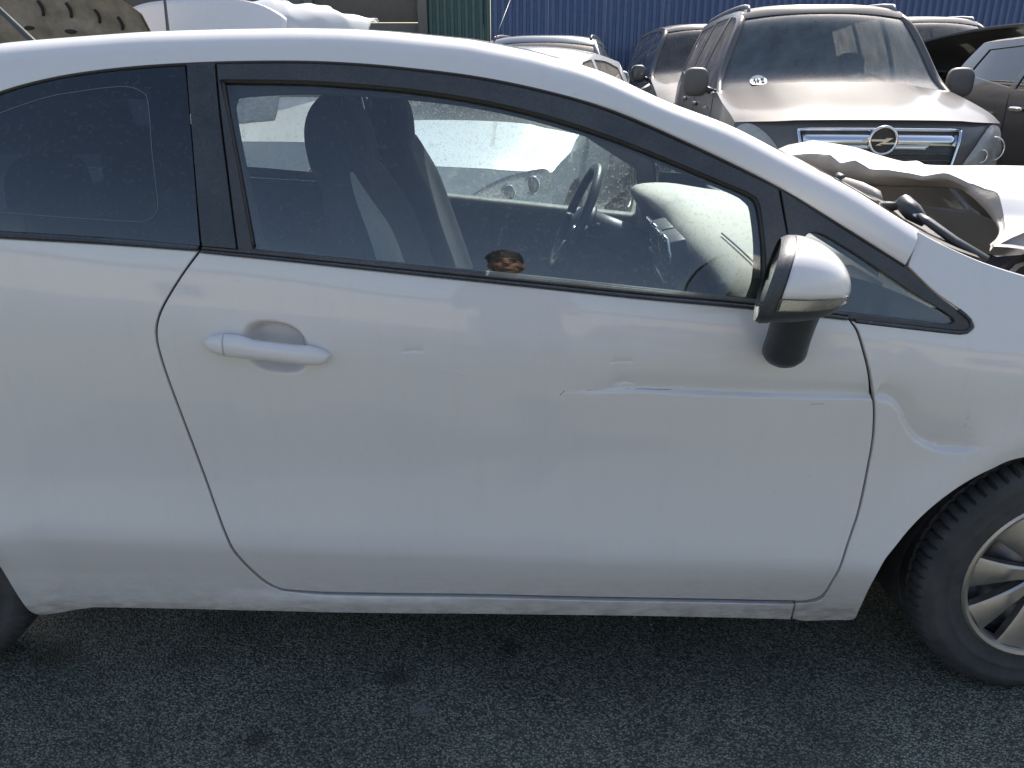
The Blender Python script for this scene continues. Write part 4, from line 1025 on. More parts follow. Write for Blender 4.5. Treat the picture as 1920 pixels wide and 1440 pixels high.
# ================================================================== the other cars of the yard (local frame: +X forward, origin on the ground)
M['glass_dusty'] = glass('dusty_glass', (.62, .66, .64), dust=.26, speck=.25, dustcol=(.55, .49, .41))
M['glass_dusty2'] = glass('very_dusty_glass', (.55, .55, .52), dust=.55, speck=.2, dustcol=(.60, .52, .43))
M['glass_suv'] = glass('suv_windscreen', (.46, .52, .54), dust=.38, speck=.06, dustcol=(.38, .45, .48))
M['dark_glass'] = glass('dark_glass', (.12, .13, .14), dust=.10, speck=.1, dustcol=(.5, .46, .4))
def prof_side(z, belt, roofz):
    z = np.asarray(z, float)
    lower = np.interp(z, [.15, .25, .45, .62, .85, belt], [.10, .05, .008, 0, .006, .035])
    up = np.clip(z - belt, 0, 2); return np.where(z > belt, .035 + up * .26 + up * up * .22, lower)
def gen_car(name, label, loc, rotz, sp, body, opt=None, group=None, cat='car'):
    o_ = dict(glass=M['glass_dusty'], side_glass=M['glass_dusty'], rails=False, hood=True, grille='plain', seats=True, mirrors=True, interior=M['dark'], lights=True, mirror_mat=None, head_mat=None, hoodmat=None)
    if opt: o_.update(opt)
    L, Wd, H = sp['L'], sp['W'], sp['H']; fr, rr_ = sp['axf'], sp['axr']; wr = sp.get('wr', .31)
    belt_z = sp['belt']; c = root(name, label, cat, loc, rotz, group)
    sweep = sp.get('sweep', .28); xs = L / 2 - sweep
    def w(x): x = np.asarray(x, float); return Wd / 2 - .07 * np.clip((x - fr) / (L / 2 - fr), 0, 1) ** 2 - .05 * np.clip((rr_ - x) / (L / 2 + rr_), 0, 1) ** 2
    def ys(x, z): return w(x) - prof_side(z, belt_z, H)
    fn = lambda x, z: -ys(x, z)
    zs = sp.get('sill', .24)
    def arch(cx, a0=0, a1=180): return [(cx + (wr + .06) * math.cos(R(a)), wr + (wr + .06) * math.sin(R(a))) for a in np.linspace(a1, a0, 14)]
    hood_e = sp['hood_edge']; A = sp['A']; roof_e = sp['roof_edge']; tail = sp['tail']
    bot = [(-L / 2 + .1, zs + .05)] + arch(rr_) + arch(fr) + [(xs, zs + .02)]
    outline = np.vstack([smooth(s, .03)[:-1] if k else np.vstack([smooth(bot[i:i + 2], .03)[:-1] for i in range(len(bot) - 1)])
        for k, s in enumerate([bot, [(xs, zs + .02), (xs, hood_e[0][1])], hood_e, A, roof_e, tail])])
    holes = [ring([list(map(tuple, s)) for s in win], .02) for win in sp['wins']]
    side = panel('body_side', body, outline, fn, c, holes=holes, step=.09, lip=.02, rnd=.004)
    far = side.copy(); C.objects.link(far); far.scale = (1, -1, 1); far.name = 'body_side'
    for h in holes:
        g = panel('side_window', o_['side_glass'], h, lambda x, z: fn(x, z) + .010, c, step=.12, lip=0)
        g2 = g.copy(); C.objects.link(g2); g2.scale = (1, -1, 1); g2.name = 'side_window'
    for sm in sp.get('seams', ()):
        pts = [(x, float(fn(x, z)) - .0005, z) for x, z in smooth(sm, .05)]
        tube('door_seam', pts, .003, M['dark'], side, 6)
    for hx_, hz_ in sp.get('handles', ()):
        for s_ in (-1, 1):
            yy = float(ys(hx_, hz_)) * s_; ellipsoid('door_handle', (hx_, yy + s_ * .014, hz_), (.10, .020, .020), o_.get('handle_mat') or body, c, e=.8, n=14, m=8)
    # bonnet
    he = smooth(hood_e, .05); crown = sp.get('crown', .07); P = []
    if o_['hood']:
        for x, z in he[::-1]:
            t_ = (x - A[0][0]) / (xs - A[0][0]); row = []; ye = float(ys(x, z))
            for t in np.linspace(-1, 1, 31):
                k = 1 - abs(t) ** 2.6; dx = sweep * (1 - abs(t) ** 3) * t_ ** 2 + .10 * (1 - t * t) * (1 - t_) ; fold = .014 * math.exp(-((abs(t) - .72) / .07) ** 2)
                row.append((x + dx, t * ye, z + .002 + crown * k * (1 - .45 * t_) - fold * 0 + .012 * (abs(t) < .70)*(1-t_*.6)*min(1,(.70-abs(t))/.10)))
            P.append(row)
        grid('bonnet', P, o_['hoodmat'] or body, c)
    # front fascia
    zt = hood_e[0][1]; P = []
    nose = sp.get('nose', [(0, .0), (.3, .05), (.6, .05), (.85, .02), (1, 0)])
    def fx(t, z):
        q = (z - zs) / (zt - zs); return xs + sweep * (1 - np.abs(t) ** 3) + np.interp(q, [n[0] for n in nose], [n[1] for n in nose]) * (1 - np.abs(t) ** 6)
    def topz(t): return crown * (1 - np.abs(t) ** 2.6) * .55 + .012 * .4 * (np.abs(t) < .70) * np.minimum(1, (.70 - np.abs(t)) / .10)
    for t in np.linspace(-1, 1, 41):
        row = []
        for z in np.linspace(zs, zt, 16):
            q = (z - zs) / (zt - zs); row.append((float(fx(t, z)), t * float(ys(xs, z)), z + float(topz(t)) * q ** 2))
        P.append(row)
    fas = grid('front_bumper', P, body, c)
    def fpt(t, z, off=0.0):
        q = (z - zs) / (zt - zs); return np.array([float(fx(t, z)) + off * (1 - abs(t) ** 2 * .4), t * float(ys(xs, z)) + off * t ** 3, z + float(topz(t)) * q ** 2])
    # headlights: clear lens over a bright bowl
    if o_['lights']:
        hl = sp['headlight']                       # polygon in (t, z), image of the right-hand lamp
        for s_ in (-1, 1):
            poly = smooth(hl + [hl[0]], .03)[:-1]; cen = poly.mean(0)
            V = []; F = []; m_ = len(poly); rings_ = (1.0, .8, .5, .2)
            for k in rings_:
                for p in poly: q = cen + (p - cen) * k; V.append(fpt(q[0] * s_, q[1], .012 + .028 * (1 - k ** 2)))
            for a in range(len(rings_) - 1):
                for i in range(m_): F.append((a * m_ + i, a * m_ + (i + 1) % m_, (a + 1) * m_ + (i + 1) % m_, (a + 1) * m_ + i))
            F.append(tuple((len(rings_) - 1) * m_ + i for i in range(m_)))
            lens = mesh('headlight', V, F, o_['head_mat'] or M['clear'], c, True, fix=True)
            V2 = []; F2 = []
            for k, d in ((1.0, .010), (.9, .006), (.5, .004), (.1, .004)):
                for p in poly: q = cen + (p - cen) * k; V2.append(fpt(q[0] * s_, q[1], d))
            for a in range(3):
                for i in range(m_): F2.append((a * m_ + i, a * m_ + (i + 1) % m_, (a + 1) * m_ + (i + 1) % m_, (a + 1) * m_ + i))
            mesh('reflector', V2, F2, sp.get('refl') or M['lamp'], lens, True, fix=True)
            for bt, bz, br in sp.get('bulbs', [(.80, zt - .13, .05)]):
                p = fpt(bt * s_, bz, .012); ring_ = [p + np.array([.014, br * math.cos(a) * .9, br * math.sin(a)]) for a in np.linspace(0, 2 * math.pi, 20, endpoint=False)]
                tube('lamp_ring', ring_, .006, M['chrome'], lens, 6, closed=True); ellipsoid('bulb_bowl', p + np.array([.004, 0, 0]), (.01, br * .8, br * .85), M['steel'], lens, n=14, m=8)
    # A-pillars, windscreen, roof
    al = smooth(A, .06); P = []
    for i, (x, z) in enumerate(al):
        f = i / (len(al) - 1); ye = float(ys(x, z)) - .028; row = []
        for t in np.linspace(-1, 1, 21):
            bow = 1 - abs(t) ** 2.2; row.append((x - .012 + (.14 * (1 - f) + .08 * f) * bow, t * ye, z - .012 + (crown * .55 * (1 - f) + .045 * f) * bow))
        P.append(row)
    ws = grid('windscreen', P, o_['glass'], c)
    # the pillar faces between side panel and glass
    for s_ in (-1, 1):
        Q = []
        for i, (x, z) in enumerate(al):
            ye = float(ys(x, z)); Q.append([(x + .002, s_ * ye, z), (x + .012, s_ * (ye - .012), z + .006), (x + .006, s_ * (ye - .045), z + .0), (x - .03, s_ * (ye - .055), z - .02)])
        grid('windscreen_pillar', Q, body, c)
        Q2 = [[(q[2][0] + .004, q[2][1], q[2][2] - .001), (q[2][0] + .003, q[2][1] - s_ * .030, q[2][2] + .004)] for q in Q]
    P = []; base_row = []
    re = smooth(roof_e, .08); n_ = len(re)
    for i, (x, z) in enumerate(re):
        ye = float(ys(x, z)); f = i / (n_ - 1); row = []
        for t in np.linspace(-1, 1, 27):
            k = 1 - abs(t) ** 3.2; row.append((x + .09 * (1 - t * t) * max(0, 1 - 6 * f), t * ye, z + .055 * k))
        P.append(row)
    roof_ = grid('roof', P, body, c)
    hr = []
    for j, t in enumerate(np.linspace(-1, 1, 27)):
        a_ = np.array(P[0][j]); x, z = al[-1]; ye = float(ys(x, z)) - .028; i2 = len(al) - 3; x2, z2 = al[i2]; bow = 1 - abs(t) ** 2.2
        b_ = np.array([x2 - .012 + .085 * bow + .006, t * (float(ys(x2, z2)) - .028), z2 - .012 + .04 * bow + .008]); m2 = (a_ + b_) / 2 + np.array([.010, 0, .012]); hr.append([a_ + np.array([0, 0, .001]), m2, b_])
    grid('roof_header', hr, body, roof_)
    # tail: one sheet from the roof end down to the rear bumper
    tl = smooth(tail, .08); P = []
    for i, (x, z) in enumerate(tl):
        ye = float(ys(x, z)); f = i / (len(tl) - 1); P.append([(x - .12 * (1 - t * t) * min(1, f * 4), t * ye, z + .05 * (1 - abs(t) ** 3) * (1 - f) ** 2) for t in np.linspace(-1, 1, 21)])
    grid('tailgate', P, body, c)
    # cabin
    xb0, xb1 = A[0][0], tail[0][0]
    box('cabin_floor', ((xb0 + xb1) / 2, 0, .30), (abs(xb0 - xb1) + .5, Wd * .86, .08), M['dark'], c)
    box('dashboard', (A[0][0] - .12, 0, belt_z - .09), (.42, Wd * .84, .16), o_['interior'], c, bev=.05)
    if o_['seats']:
        for xq, nm in ((A[-1][0] - .25, 'front_seat'), (A[-1][0] - 1.15, 'rear_seat')):
            for yq in ((-.38, .38) if nm == 'front_seat' else (-.42, 0, .42)):
                s_ = box(nm, (xq, yq, .78), (.16, .50 if nm == 'front_seat' else .40, .62), M['trim'], c, bev=.06); ellipsoid('head_restraint', (xq - .03, yq, 1.17 + (H - 1.45) * .5), (.05, .12, .09), M['trim'], s_, e=.75, n=14, m=8)
        tube('steering_wheel', [(A[0][0] - .42 + .10 * math.cos(a) * .4, .38 + .18 * math.sin(a), belt_z - .02 + .17 * math.cos(a)) for a in np.linspace(0, 6.28, 20, endpoint=False)], .014, M['black'], c, 6, closed=True)
    # wipers
    x0, z0 = al[0]
    for y0, y1 in ((.55, -.05), (-.02, -.62)):
        f0, f1 = .04, .10; ye = float(ys(x0, z0)) - .03
        def wpt(y, f): bow = 1 - abs(y / ye) ** 2.2; i = f * (len(al) - 1); xx = np.interp(i, range(len(al)), al[:, 0]); z2 = np.interp(i, range(len(al)), al[:, 1]); return (xx - .012 + (.14 * (1 - f) + .08 * f) * bow + .012, y, z2 - .012 + crown * .55 * (1 - f) * bow + .012)
        tube('wiper', [wpt(y0, .0), wpt(y0 * .6 + y1 * .4, .05), wpt(y1, .07)], [.012, .009, .006], M['black'], c, 6)
    # mirrors
    if o_['mirrors']:
        for s_ in (-1, 1):
            mx, mz = A[0][0] - .22, belt_z + .10; yy = float(ys(mx, belt_z)) * s_
            mm_ = ellipsoid('side_mirror', (mx, yy + s_ * .13, mz), (.06, .10, sp.get('mirror_h', .075)), o_['mirror_mat'] or body, c, e=.62, n=20, m=12); tube('mirror_arm', [(mx - .01, yy - s_ * .04, mz - .09), (mx, yy + s_ * .07, mz - .04)], .025, M['black'], mm_, 8)
            ellipsoid('mirror_glass', (mx - .052, yy + s_ * .13, mz), (.012, .085, sp.get('mirror_h', .075) * .85), M['mirror'], mm_, e=.62, n=16, m=8)
    if o_['rails']:
        for s_ in (-1, 1):
            pts = []
            for x, z in smooth(roof_e, .25): pts.append((x, s_ * (float(ys(x, z)) - .06), z + .045))
            pts = [(pts[0][0] + .06, pts[0][1], pts[0][2] - .06)] + pts + [(pts[-1][0] - .06, pts[-1][1], pts[-1][2] - .05)]
            tube('roof_rail', pts, .015, o_.get('rail_mat') or M['steel'], c, 8)
    # wheels and dark wells
    for ax in (fr, rr_):
        for s_ in (-1, 1):
            put_wheel(c, (ax, s_ * (Wd / 2 - .13), wr), 0 if s_ < 0 else R(180), 0, wr / .308, False)
            P = [[(ax + r * math.cos(a), s_ * y, wr + r * math.sin(a)) for y, r in ((Wd / 2 - .03, wr + .055), (Wd / 2 - .3, wr + .05), (Wd / 2 - .32, .05))] for a in np.linspace(0, math.pi, 14)]
            grid('wheel_housing', P, M['dark'], c)
    box('underbody', (0, 0, zs + .06), (L - .7, Wd - .7, .10), M['dark'], c)
    return c, dict(fpt=fpt, ys=ys, A=al, roof=roof_, ws=ws, zt=zt, zs=zs, fas=fas, fx=fx)
def hatch_spec(L=3.9, W=1.66, H=1.45, belt=.93, **k):
    h = H - 1.45; fr, rr_ = L / 2 - .78, -L / 2 + .62
    xs = L / 2 - .28; zb = belt
    A = [(L / 2 - 1.02, zb + .03), (L / 2 - 1.25, zb + .16), (L / 2 - 1.52, H - .17), (L / 2 - 1.72, H - .075)]
    d = dict(L=L, W=W, H=H, axf=fr, axr=rr_, belt=zb, hood_edge=[(xs, .70), (xs - .15, .76), (xs - .45, zb - .06), (A[0][0], zb + .03)], A=A,
        roof_edge=[A[-1], (A[-1][0] - .35, H - .045), (A[-1][0] - .9, H - .05), (-L / 2 + .52, H - .10)], tail=[(-L / 2 + .52, H - .10), (-L / 2 + .32, zb + .22), (-L / 2 + .14, zb), (-L / 2 + .05, .6), (-L / 2 + .1, .29)],
        wins=[[[(A[0][0] - .14, zb + .035), (A[1][0] - .13, zb + .15), (A[2][0] - .10, H - .185), (A[3][0] - .10, H - .105)], [(A[3][0] - .10, H - .105), (A[3][0] - .45, H - .085)], [(A[3][0] - .45, H - .085), (A[3][0] - .52, zb + .04)], [(A[3][0] - .52, zb + .04), (A[0][0] - .14, zb + .035)]],
              [[(A[3][0] - .60, zb + .045), (A[3][0] - .54, H - .085)], [(A[3][0] - .54, H - .085), (A[3][0] - 1.0, H - .10), (-L / 2 + .68, H - .15)], [(-L / 2 + .68, H - .15), (-L / 2 + .50, zb + .12)], [(-L / 2 + .50, zb + .12), (A[3][0] - .60, zb + .045)]]],
        seams=[[(A[0][0] - .05, zb), (A[0][0] - .02, .6), (A[0][0] - .10, .32)], [(A[3][0] - .55, zb + .02), (A[3][0] - .53, .32)]], handles=[(A[3][0] - .42, zb - .09)],
        headlight=[(.62, .60), (.78, .61), (.93, .64), (.985, .70), (.95, .715), (.82, .70), (.68, .655)], bulbs=[(.76, .64, .04), (.88, .665, .035)])
    d.update(k); return d
def suv_spec(L=4.5, W=1.84, H=1.70, belt=1.10, **k):
    fr, rr_ = L / 2 - .92, -L / 2 + .80; xs = L / 2 - .30; zb = belt
    A = [(L / 2 - 1.20, zb + .035), (L / 2 - 1.42, zb + .17), (L / 2 - 1.68, H - .18), (L / 2 - 1.88, H - .075)]
    d = dict(L=L, W=W, H=H, axf=fr, axr=rr_, wr=.355, belt=zb, sweep=.30, crown=.085, hood_edge=[(xs, .88), (xs - .18, .945), (xs - .5, zb - .06), (A[0][0], zb + .035)], A=A, sill=.32,
        roof_edge=[A[-1], (A[-1][0] - .4, H - .05), (A[-1][0] - 1.2, H - .05), (-L / 2 + .42, H - .09)], tail=[(-L / 2 + .42, H - .09), (-L / 2 + .22, zb + .22), (-L / 2 + .10, zb), (-L / 2 + .04, .7), (-L / 2 + .1, .37)],
        wins=[[[(A[0][0] - .16, zb + .035), (A[1][0] - .14, zb + .15), (A[2][0] - .11, H - .19), (A[3][0] - .11, H - .11)], [(A[3][0] - .11, H - .11), (A[3][0] - .42, H - .09)], [(A[3][0] - .42, H - .09), (A[3][0] - .50, zb + .04)], [(A[3][0] - .50, zb + .04), (A[0][0] - .16, zb + .035)]],
              [[(A[3][0] - .58, zb + .045), (A[3][0] - .51, H - .09)], [(A[3][0] - .51, H - .09), (A[3][0] - 1.25, H - .10)], [(A[3][0] - 1.25, H - .10), (A[3][0] - 1.36, zb + .06)], [(A[3][0] - 1.36, zb + .06), (A[3][0] - .58, zb + .045)]],
              [[(A[3][0] - 1.44, zb + .07), (A[3][0] - 1.33, H - .11)], [(A[3][0] - 1.33, H - .11), (-L / 2 + .60, H - .15)], [(-L / 2 + .60, H - .15), (-L / 2 + .46, zb + .16)], [(-L / 2 + .46, zb + .16), (A[3][0] - 1.44, zb + .07)]]],
        seams=[[(A[0][0] - .08, zb), (A[0][0] - .04, .7), (A[0][0] - .12, .42)], [(A[3][0] - .54, zb + .02), (A[3][0] - .52, .42)], [(A[3][0] - 1.40, zb + .02), (A[3][0] - 1.30, .7), (A[3][0] - 1.15, .42)]], handles=[(A[3][0] - .38, zb - .10), (A[3][0] - 1.22, zb - .09)],
        headlight=[(.64, .70), (.80, .695), (.96, .70), (.995, .80), (.975, .875), (.90, .885), (.80, .865), (.70, .80)], bulbs=[(.88, .80, .065), (.74, .755, .04)], mirror_h=.11)
    d.update(k); return d
def facing(yaw): return R(-90 + yaw)          # bonnet towards the camera; positive yaw turns the nose to the right of the picture

# ---- beige-grey SUV with the chrome grille bar
M['greige'] = paint('greige_metallic', (.138, .128, .121), rough=.28, metal=.2, dust=.08, top=.02, coat=.35, coatr=.08, dustcol=(.34, .29, .24))
M['greige'].node_tree.nodes['Principled BSDF'].inputs['Specular IOR Level'].default_value = .25
suv_loc = (2.57, 6.29, 0)
suv, sx = gen_car('beige_suv', 'dusty beige-grey SUV with lightning-bolt ring badge on a chrome grille bar', suv_loc, facing(-5), suv_spec(L=4.57, W=1.85, H=1.82, belt=1.12, crown=.06, nose=[(0, 0), (.3, .05), (.6, .06), (.82, .05), (.92, .02), (1, -.05)], hood_edge=[(1.985, .985), (1.80, 1.035), (1.48, 1.09), (1.085, 1.155)], headlight=[(.62, .74), (.80, .705), (.95, .69), (.999, .80), (.988, .92), (.94, .972), (.86, .965), (.74, .88)], bulbs=[(.89, .83, .075), (.77, .79, .04)]), M['greige'],
    dict(glass=M['glass_suv'], side_glass=M['glass_dusty2'], rails=True, head_mat=glass('hazed_lens', (.80, .79, .75), dust=.55, speck=.1, dustcol=(.80, .78, .73)), mirror_mat=plastic('worn_grey_shell', (.10, .095, .09), .5, dust=.1, top=.3)))
_f = sx['fpt']
fpt = lambda t, z, off=0.0: _f(t, z + .02, off)
def on_fascia(name, poly, mat, off, parent, depth=.03, holes=None):
    V = [fpt(t, z, off) for t, z in poly] + [fpt(t, z, off - depth) for t, z in poly]; m_ = len(poly)
    return mesh(name, V, [tuple(range(m_))] + [(i, i + m_, (i + 1) % m_ + m_, (i + 1) % m_) for i in range(m_)], mat, parent, False, fix=True)
def strip_f(name, top, bot, mat, off, parent, n=24, bulge=.0):
    P = []
    for s in np.linspace(0, 1, n):
        a = np.array(top[0]) * (1 - s) + np.array(top[1]) * s; b = np.array(bot[0]) * (1 - s) + np.array(bot[1]) * s
        P.append([fpt(a[0], a[1], off - .03), fpt(a[0], a[1], off), fpt((a[0] + b[0]) / 2, (a[1] + b[1]) / 2, off + bulge), fpt(b[0], b[1], off), fpt(b[0], b[1], off - .03)])
    return grid(name, P, mat, parent, capu=True)
g0 = strip_f('grille', ((-.56, .905), (.56, .905)), ((-.50, .68), (.50, .68)), M['black'], .012, suv)
strip_f('grille_bar', ((-.545, .888), (.545, .888)), ((-.53, .828), (.53, .828)), M['chrome'], .022, g0, bulge=.008)
strip_f('grille_bar', ((-.35, .833), (.35, .833)), ((-.32, .805), (.32, .805)), M['chrome'], .021, g0, bulge=.004)
for a_, b_ in (((-.575, .915), (.575, .915)), ((-.575, .915), (-.515, .68)), ((.575, .915), (.515, .68)), ((-.515, .68), (.515, .68))):
    tube('grille_frame', [fpt(a_[0] + (b_[0] - a_[0]) * s, a_[1] + (b_[1] - a_[1]) * s, .02) for s in np.linspace(0, 1, 16)], .011, M['chrome'], g0, 8)
for k in range(3): strip_f('grille_slat', ((-.51, .785 - .035 * k), (.51, .785 - .035 * k)), ((-.51, .772 - .035 * k), (.51, .772 - .035 * k)), M['black_gloss'], .018, g0)
# ring and bolt
bc = fpt(0, .858, .045); badge = tube('badge', [bc + np.array([0, .083 * math.cos(a), .083 * math.sin(a)]) for a in np.linspace(0, 2 * math.pi, 36, endpoint=False)], .010, M['chrome'], suv, 8, closed=True)
mesh('badge_disc', [tuple(bc + np.array([-.008, 0, 0]))] + [tuple(bc + np.array([-.008, .082 * math.cos(a), .082 * math.sin(a)])) for a in np.linspace(0, 2 * math.pi, 30, endpoint=False)], [(0, i + 1, (i + 1) % 30 + 1) for i in range(30)], M['black_gloss'], badge, False)
# seen from the front the local +Y side is on the right of the picture
zig = [(-.118, .008), (.022, .008), (.008, .016), (.060, .016), (.018, -.012), (.118, -.012), (.100, -.022), (-.020, -.022), (-.006, -.030), (-.048, -.030), (.000, -.006), (-.118, -.004)]
V = [tuple(bc + np.array([.006, y, z])) for y, z in zig] + [tuple(bc + np.array([-.004, y, z])) for y, z in zig]; k_ = len(zig)
mesh('badge_bolt', V, [tuple(range(k_)), tuple(range(k_, 2 * k_))[::-1]] + [(i, (i + 1) % k_, (i + 1) % k_ + k_, i + k_) for i in range(k_)], M['chrome'], badge, False)
# crease lines along the bonnet edge and the round sticker in the corner of the screen
al = sx['A']; ysf = sx['ys']
def ws_pt(yl, f, off=0.0):
    i = f * (len(al) - 1); xx = np.interp(i, range(len(al)), al[:, 0]); z2 = np.interp(i, range(len(al)), al[:, 1]); ye = float(ysf(xx, z2)) - .028; bow = 1 - abs(yl / ye) ** 2.2
    return np.array([xx - .012 + (.14 * (1 - f) + .08 * f) * bow + off * .8, yl, z2 - .012 + (.085 * .55 * (1 - f) + .045 * f) * bow + off * .6])
sticker_m = plastic('sticker_white', (.78, .78, .75), .5, dust=.08, top=0); ink = plastic('sticker_ink', (.06, .06, .06), .6, dust=0, top=0)
cy_, cf = -.56, .14
V = [ws_pt(cy_, cf, .004)] + [ws_pt(cy_ + .062 * math.cos(a), cf + .085 * math.sin(a), .004) for a in np.linspace(0, 6.283, 24, endpoint=False)]
stk = mesh('sticker', V, [(0, i + 1, (i + 1) % 24 + 1) for i in range(24)], sticker_m, suv, False)
def pen(pts, r=.004): tube('sticker_print', [ws_pt(cy_ + y, cf + z, .007) for y, z in pts], r, ink, stk, 5)
pen([(-.038, -.005), (-.024, .035), (-.024, -.035)]); pen([(-.012, .0), (-.004, .03), (.006, 0), (-.004, -.028), (-.012, 0)]); pen([(.018, .03), (.042, .03)], .003); pen([(.018, .012), (.042, .012)], .003); pen([(.018, -.02), (.042, -.02)], .003); pen([(.018, -.036), (.042, -.036)], .003)
# missing trim: pale clips left on the doors beside the mirror
for x, z in ((1.02, 1.14), (.98, .96), (.78, 1.02), (.70, .88)):
    y = -float(ysf(x, z)); tube('trim_clip', [(x, y + .005, z), (x + .012, y - .022, z + .004), (x - .012, y - .026, z - .006)], .009, M['white2'], suv, 6)
# bonnet shoulder lines
# ---- white hatchback with the big headlight, seen through the cabin
wh, wx = gen_car('white_compact_car', 'dusty white compact car facing the dented hatchback, teardrop headlight seen through its windows', (-.04, 5.18, 0), facing(-17),
    hatch_spec(3.85, 1.64, 1.47, .895, hood_edge=[(1.645, .775), (1.50, .815), (1.20, .87), (.905, .925)], headlight=[(.42, .59), (.70, .585), (.92, .61), (.985, .72), (.97, .79), (.90, .79), (.72, .745), (.54, .67)], bulbs=[(.74, .665, .045), (.88, .705, .05)]), paint('compact_white_paint', (.60, .605, .60), rough=.4, dust=.06, top=.08),
    dict(glass=M['glass_dusty'], side_glass=M['glass_dusty2'], seats=True, head_mat=glass('dusty_lens', (.85, .85, .84), dust=.22, speck=.2, dustcol=(.7, .7, .68))))
ellipsoid('antenna_base', (.35, 0, 1.475), (.03, .02, .015), M['black'], wh); tube('roof_aerial', [(.35, 0, 1.47), (.15, 0, 1.62), (-.25, 0, 1.92)], [.006, .004, .0025], M['black'], wh, 6)
# ---- grey-blue SUV behind it
M['bluegrey'] = paint('blue_grey_paint', (.20, .235, .27), rough=.35, metal=.3, dust=.08, top=.14)
gen_car('blue_grey_suv', 'blue-grey SUV with black roof rails parked behind the white compact car', (.42, 9.7, 0), facing(-9), suv_spec(4.3, 1.8, 1.68, 1.06), M['bluegrey'], dict(glass=M['glass_dusty'], side_glass=M['dark_glass'], rails=True, rail_mat=M['black']))
# ---- dark van against the blue fence
M['charcoal'] = paint('charcoal_paint', (.040, .042, .044), rough=.4, dust=.16, top=.16)
gen_car('charcoal_van', 'charcoal van half hidden behind the beige SUV, by the blue fence', (2.72, 11.0, 0), facing(0), suv_spec(4.4, 1.86, 1.86, 1.12), M['charcoal'], dict(glass=M['glass_dusty'], side_glass=M['dark_glass']), cat='van')
# ---- dark SUV with raised black bonnet
M['greyvan'] = paint('dark_grey_paint', (.095, .088, .082), rough=.45, dust=.14, top=.16)
rv, rx = gen_car('dark_grey_suv', 'dark grey SUV with roof rails and its black bonnet standing open', (5.15, 9.9, 0), facing(-2), suv_spec(4.4, 1.84, 1.90, 1.18), M['greyvan'], dict(glass=M['glass_dusty'], side_glass=M['dark_glass'], rails=True, hood=False))
P = []
for s in np.linspace(0, 1, 20):
    row = []
    for t in np.linspace(-1, 1, 27):
        lift = .62 + .16 * t; x = 1.02 + s * .72 + .12 * (1 - t * t) * s; z = 1.23 + math.sin(s * 1.35) * lift * .72 - .06 * abs(t) ** 4 + .05 * (1 - t * t)
        row.append((x, t * .82, z))
    P.append(row)
M['blackpaint'] = paint('black_paint', (.014, .014, .016), rough=.35, dust=.10, top=.06)
solidify(grid('open_bonnet', P, M['blackpaint'], rv), .03)
tube('bonnet_stay', [(1.62, .6, .95), (1.35, .6, 1.52)], .008, M['steel'], rv, 6)
# ---- navy car on the right
M['navy'] = paint('navy_paint', (.012, .020, .034), rough=.35, dust=.035, top=.35, dustcol=(.45, .38, .31))
gen_car('navy_car', 'dark navy car with chrome door handles beside the beige SUV', (5.02, 4.75, 0), facing(0), suv_spec(4.55, 1.80, 1.62, 1.10, wr=.33), M['navy'], dict(glass=M['dark_glass'], side_glass=M['dark_glass'], handle_mat=M['chrome']))
# ---- left: wrecks
M['tan'] = paint('tan_dusty_paint', (.30, .26, .21), rough=.5, dust=.3, top=.25, coat=.5)
ob, ox = gen_car('dusty_beige_car', 'dusty beige car with its bonnet raised to show the rusty underside', (-3.62, 6.75, 0), facing(3), hatch_spec(4.1, 1.7, 1.46, .97), M['tan'], dict(hood=False, glass=M['glass_dusty2']))
M['rusty'] = None
m, nt, b = newmat('dusty_bonnet_underside'); M['rusty'] = m
nt.links.new(mixc(nt, ramp(nt, noise(nt, 5, 6, .7), [(.35, 0.), (.65, 1.)]), (.40, .35, .295), (.22, .185, .15)), b.inputs['Base Color']); b.inputs['Roughness'].default_value = .75
def bon_pt(s, t, d=0.0):   # raised bonnet: s from hinge to lip, t across; d towards the engine side (facing the camera)
    x = .95 + .40 * s + .10 * s * s; z = 1.00 + .76 * s + s * (.24 * (1 - abs(t) ** 2.2)) - .05 * s * t; wv = .72 + .03 * math.sin(s * 3)
    return np.array([x + d, t * wv * (1 - .10 * (s - .3) * (abs(t) > .0) * .0) , z])
P = [[bon_pt(s, t) for t in np.linspace(-1, 1, 41)] for s in np.linspace(0, 1, 30)]
hood = grid('open_bonnet', P, M['tan'], ob)
P = []
for s in np.linspace(.01, .99, 46):
    row = []
    for t in np.linspace(-.985, .985, 61):
        edge_ = max(0, 1 - min(s, 1 - s) / .10) + max(0, 1 - (1 - abs(t)) / .10); rib = .030 * min(1, edge_) + .022 * math.exp(-((s - .62) / .05) ** 2) + .022 * math.exp(-((abs(t) - .25 - .25 * s) / .05) ** 2) + .018 * math.exp(-((s - .30 - .08 * math.cos(t * 4)) / .045) ** 2)
        row.append(bon_pt(s, t, .012 + rib))
    P.append(row)
uf = grid('bonnet_frame', P, M['rusty'], hood)
for s, t, a_, b_ in ((.60, .12, .05, .022), (.585, .55, .065, .028), (.55, .78, .04, .02), (.47, .30, .05, .02), (.5, .88, .03, .012), (.62, -.3, .05, .02)):
    p = bon_pt(s, t, .030); ellipsoid('frame_hole', p, (.012, a_, b_), M['dark'], uf, n=14, m=8)
for t in (-.10, .18, .46, .68):
    tube('frame_slot', [bon_pt(.70 + .10 * q, t + .02 * math.sin(q * 3), .030) for q in np.linspace(0, 1, 6)], .012, M['dark'], uf, 6)
_c, _s = math.cos(-facing(3)), math.sin(-facing(3))
def to_local(p): dx, dy = p[0] + 3.62, p[1] - 6.75; return np.array([dx * _c - dy * _s, dx * _s + dy * _c, p[2]])
q0, q1 = to_local(onY(58, 74, 4.9)), to_local(onY(-30, -10, 5.1)); q2 = q0 + (q0 - q1) * 1.1
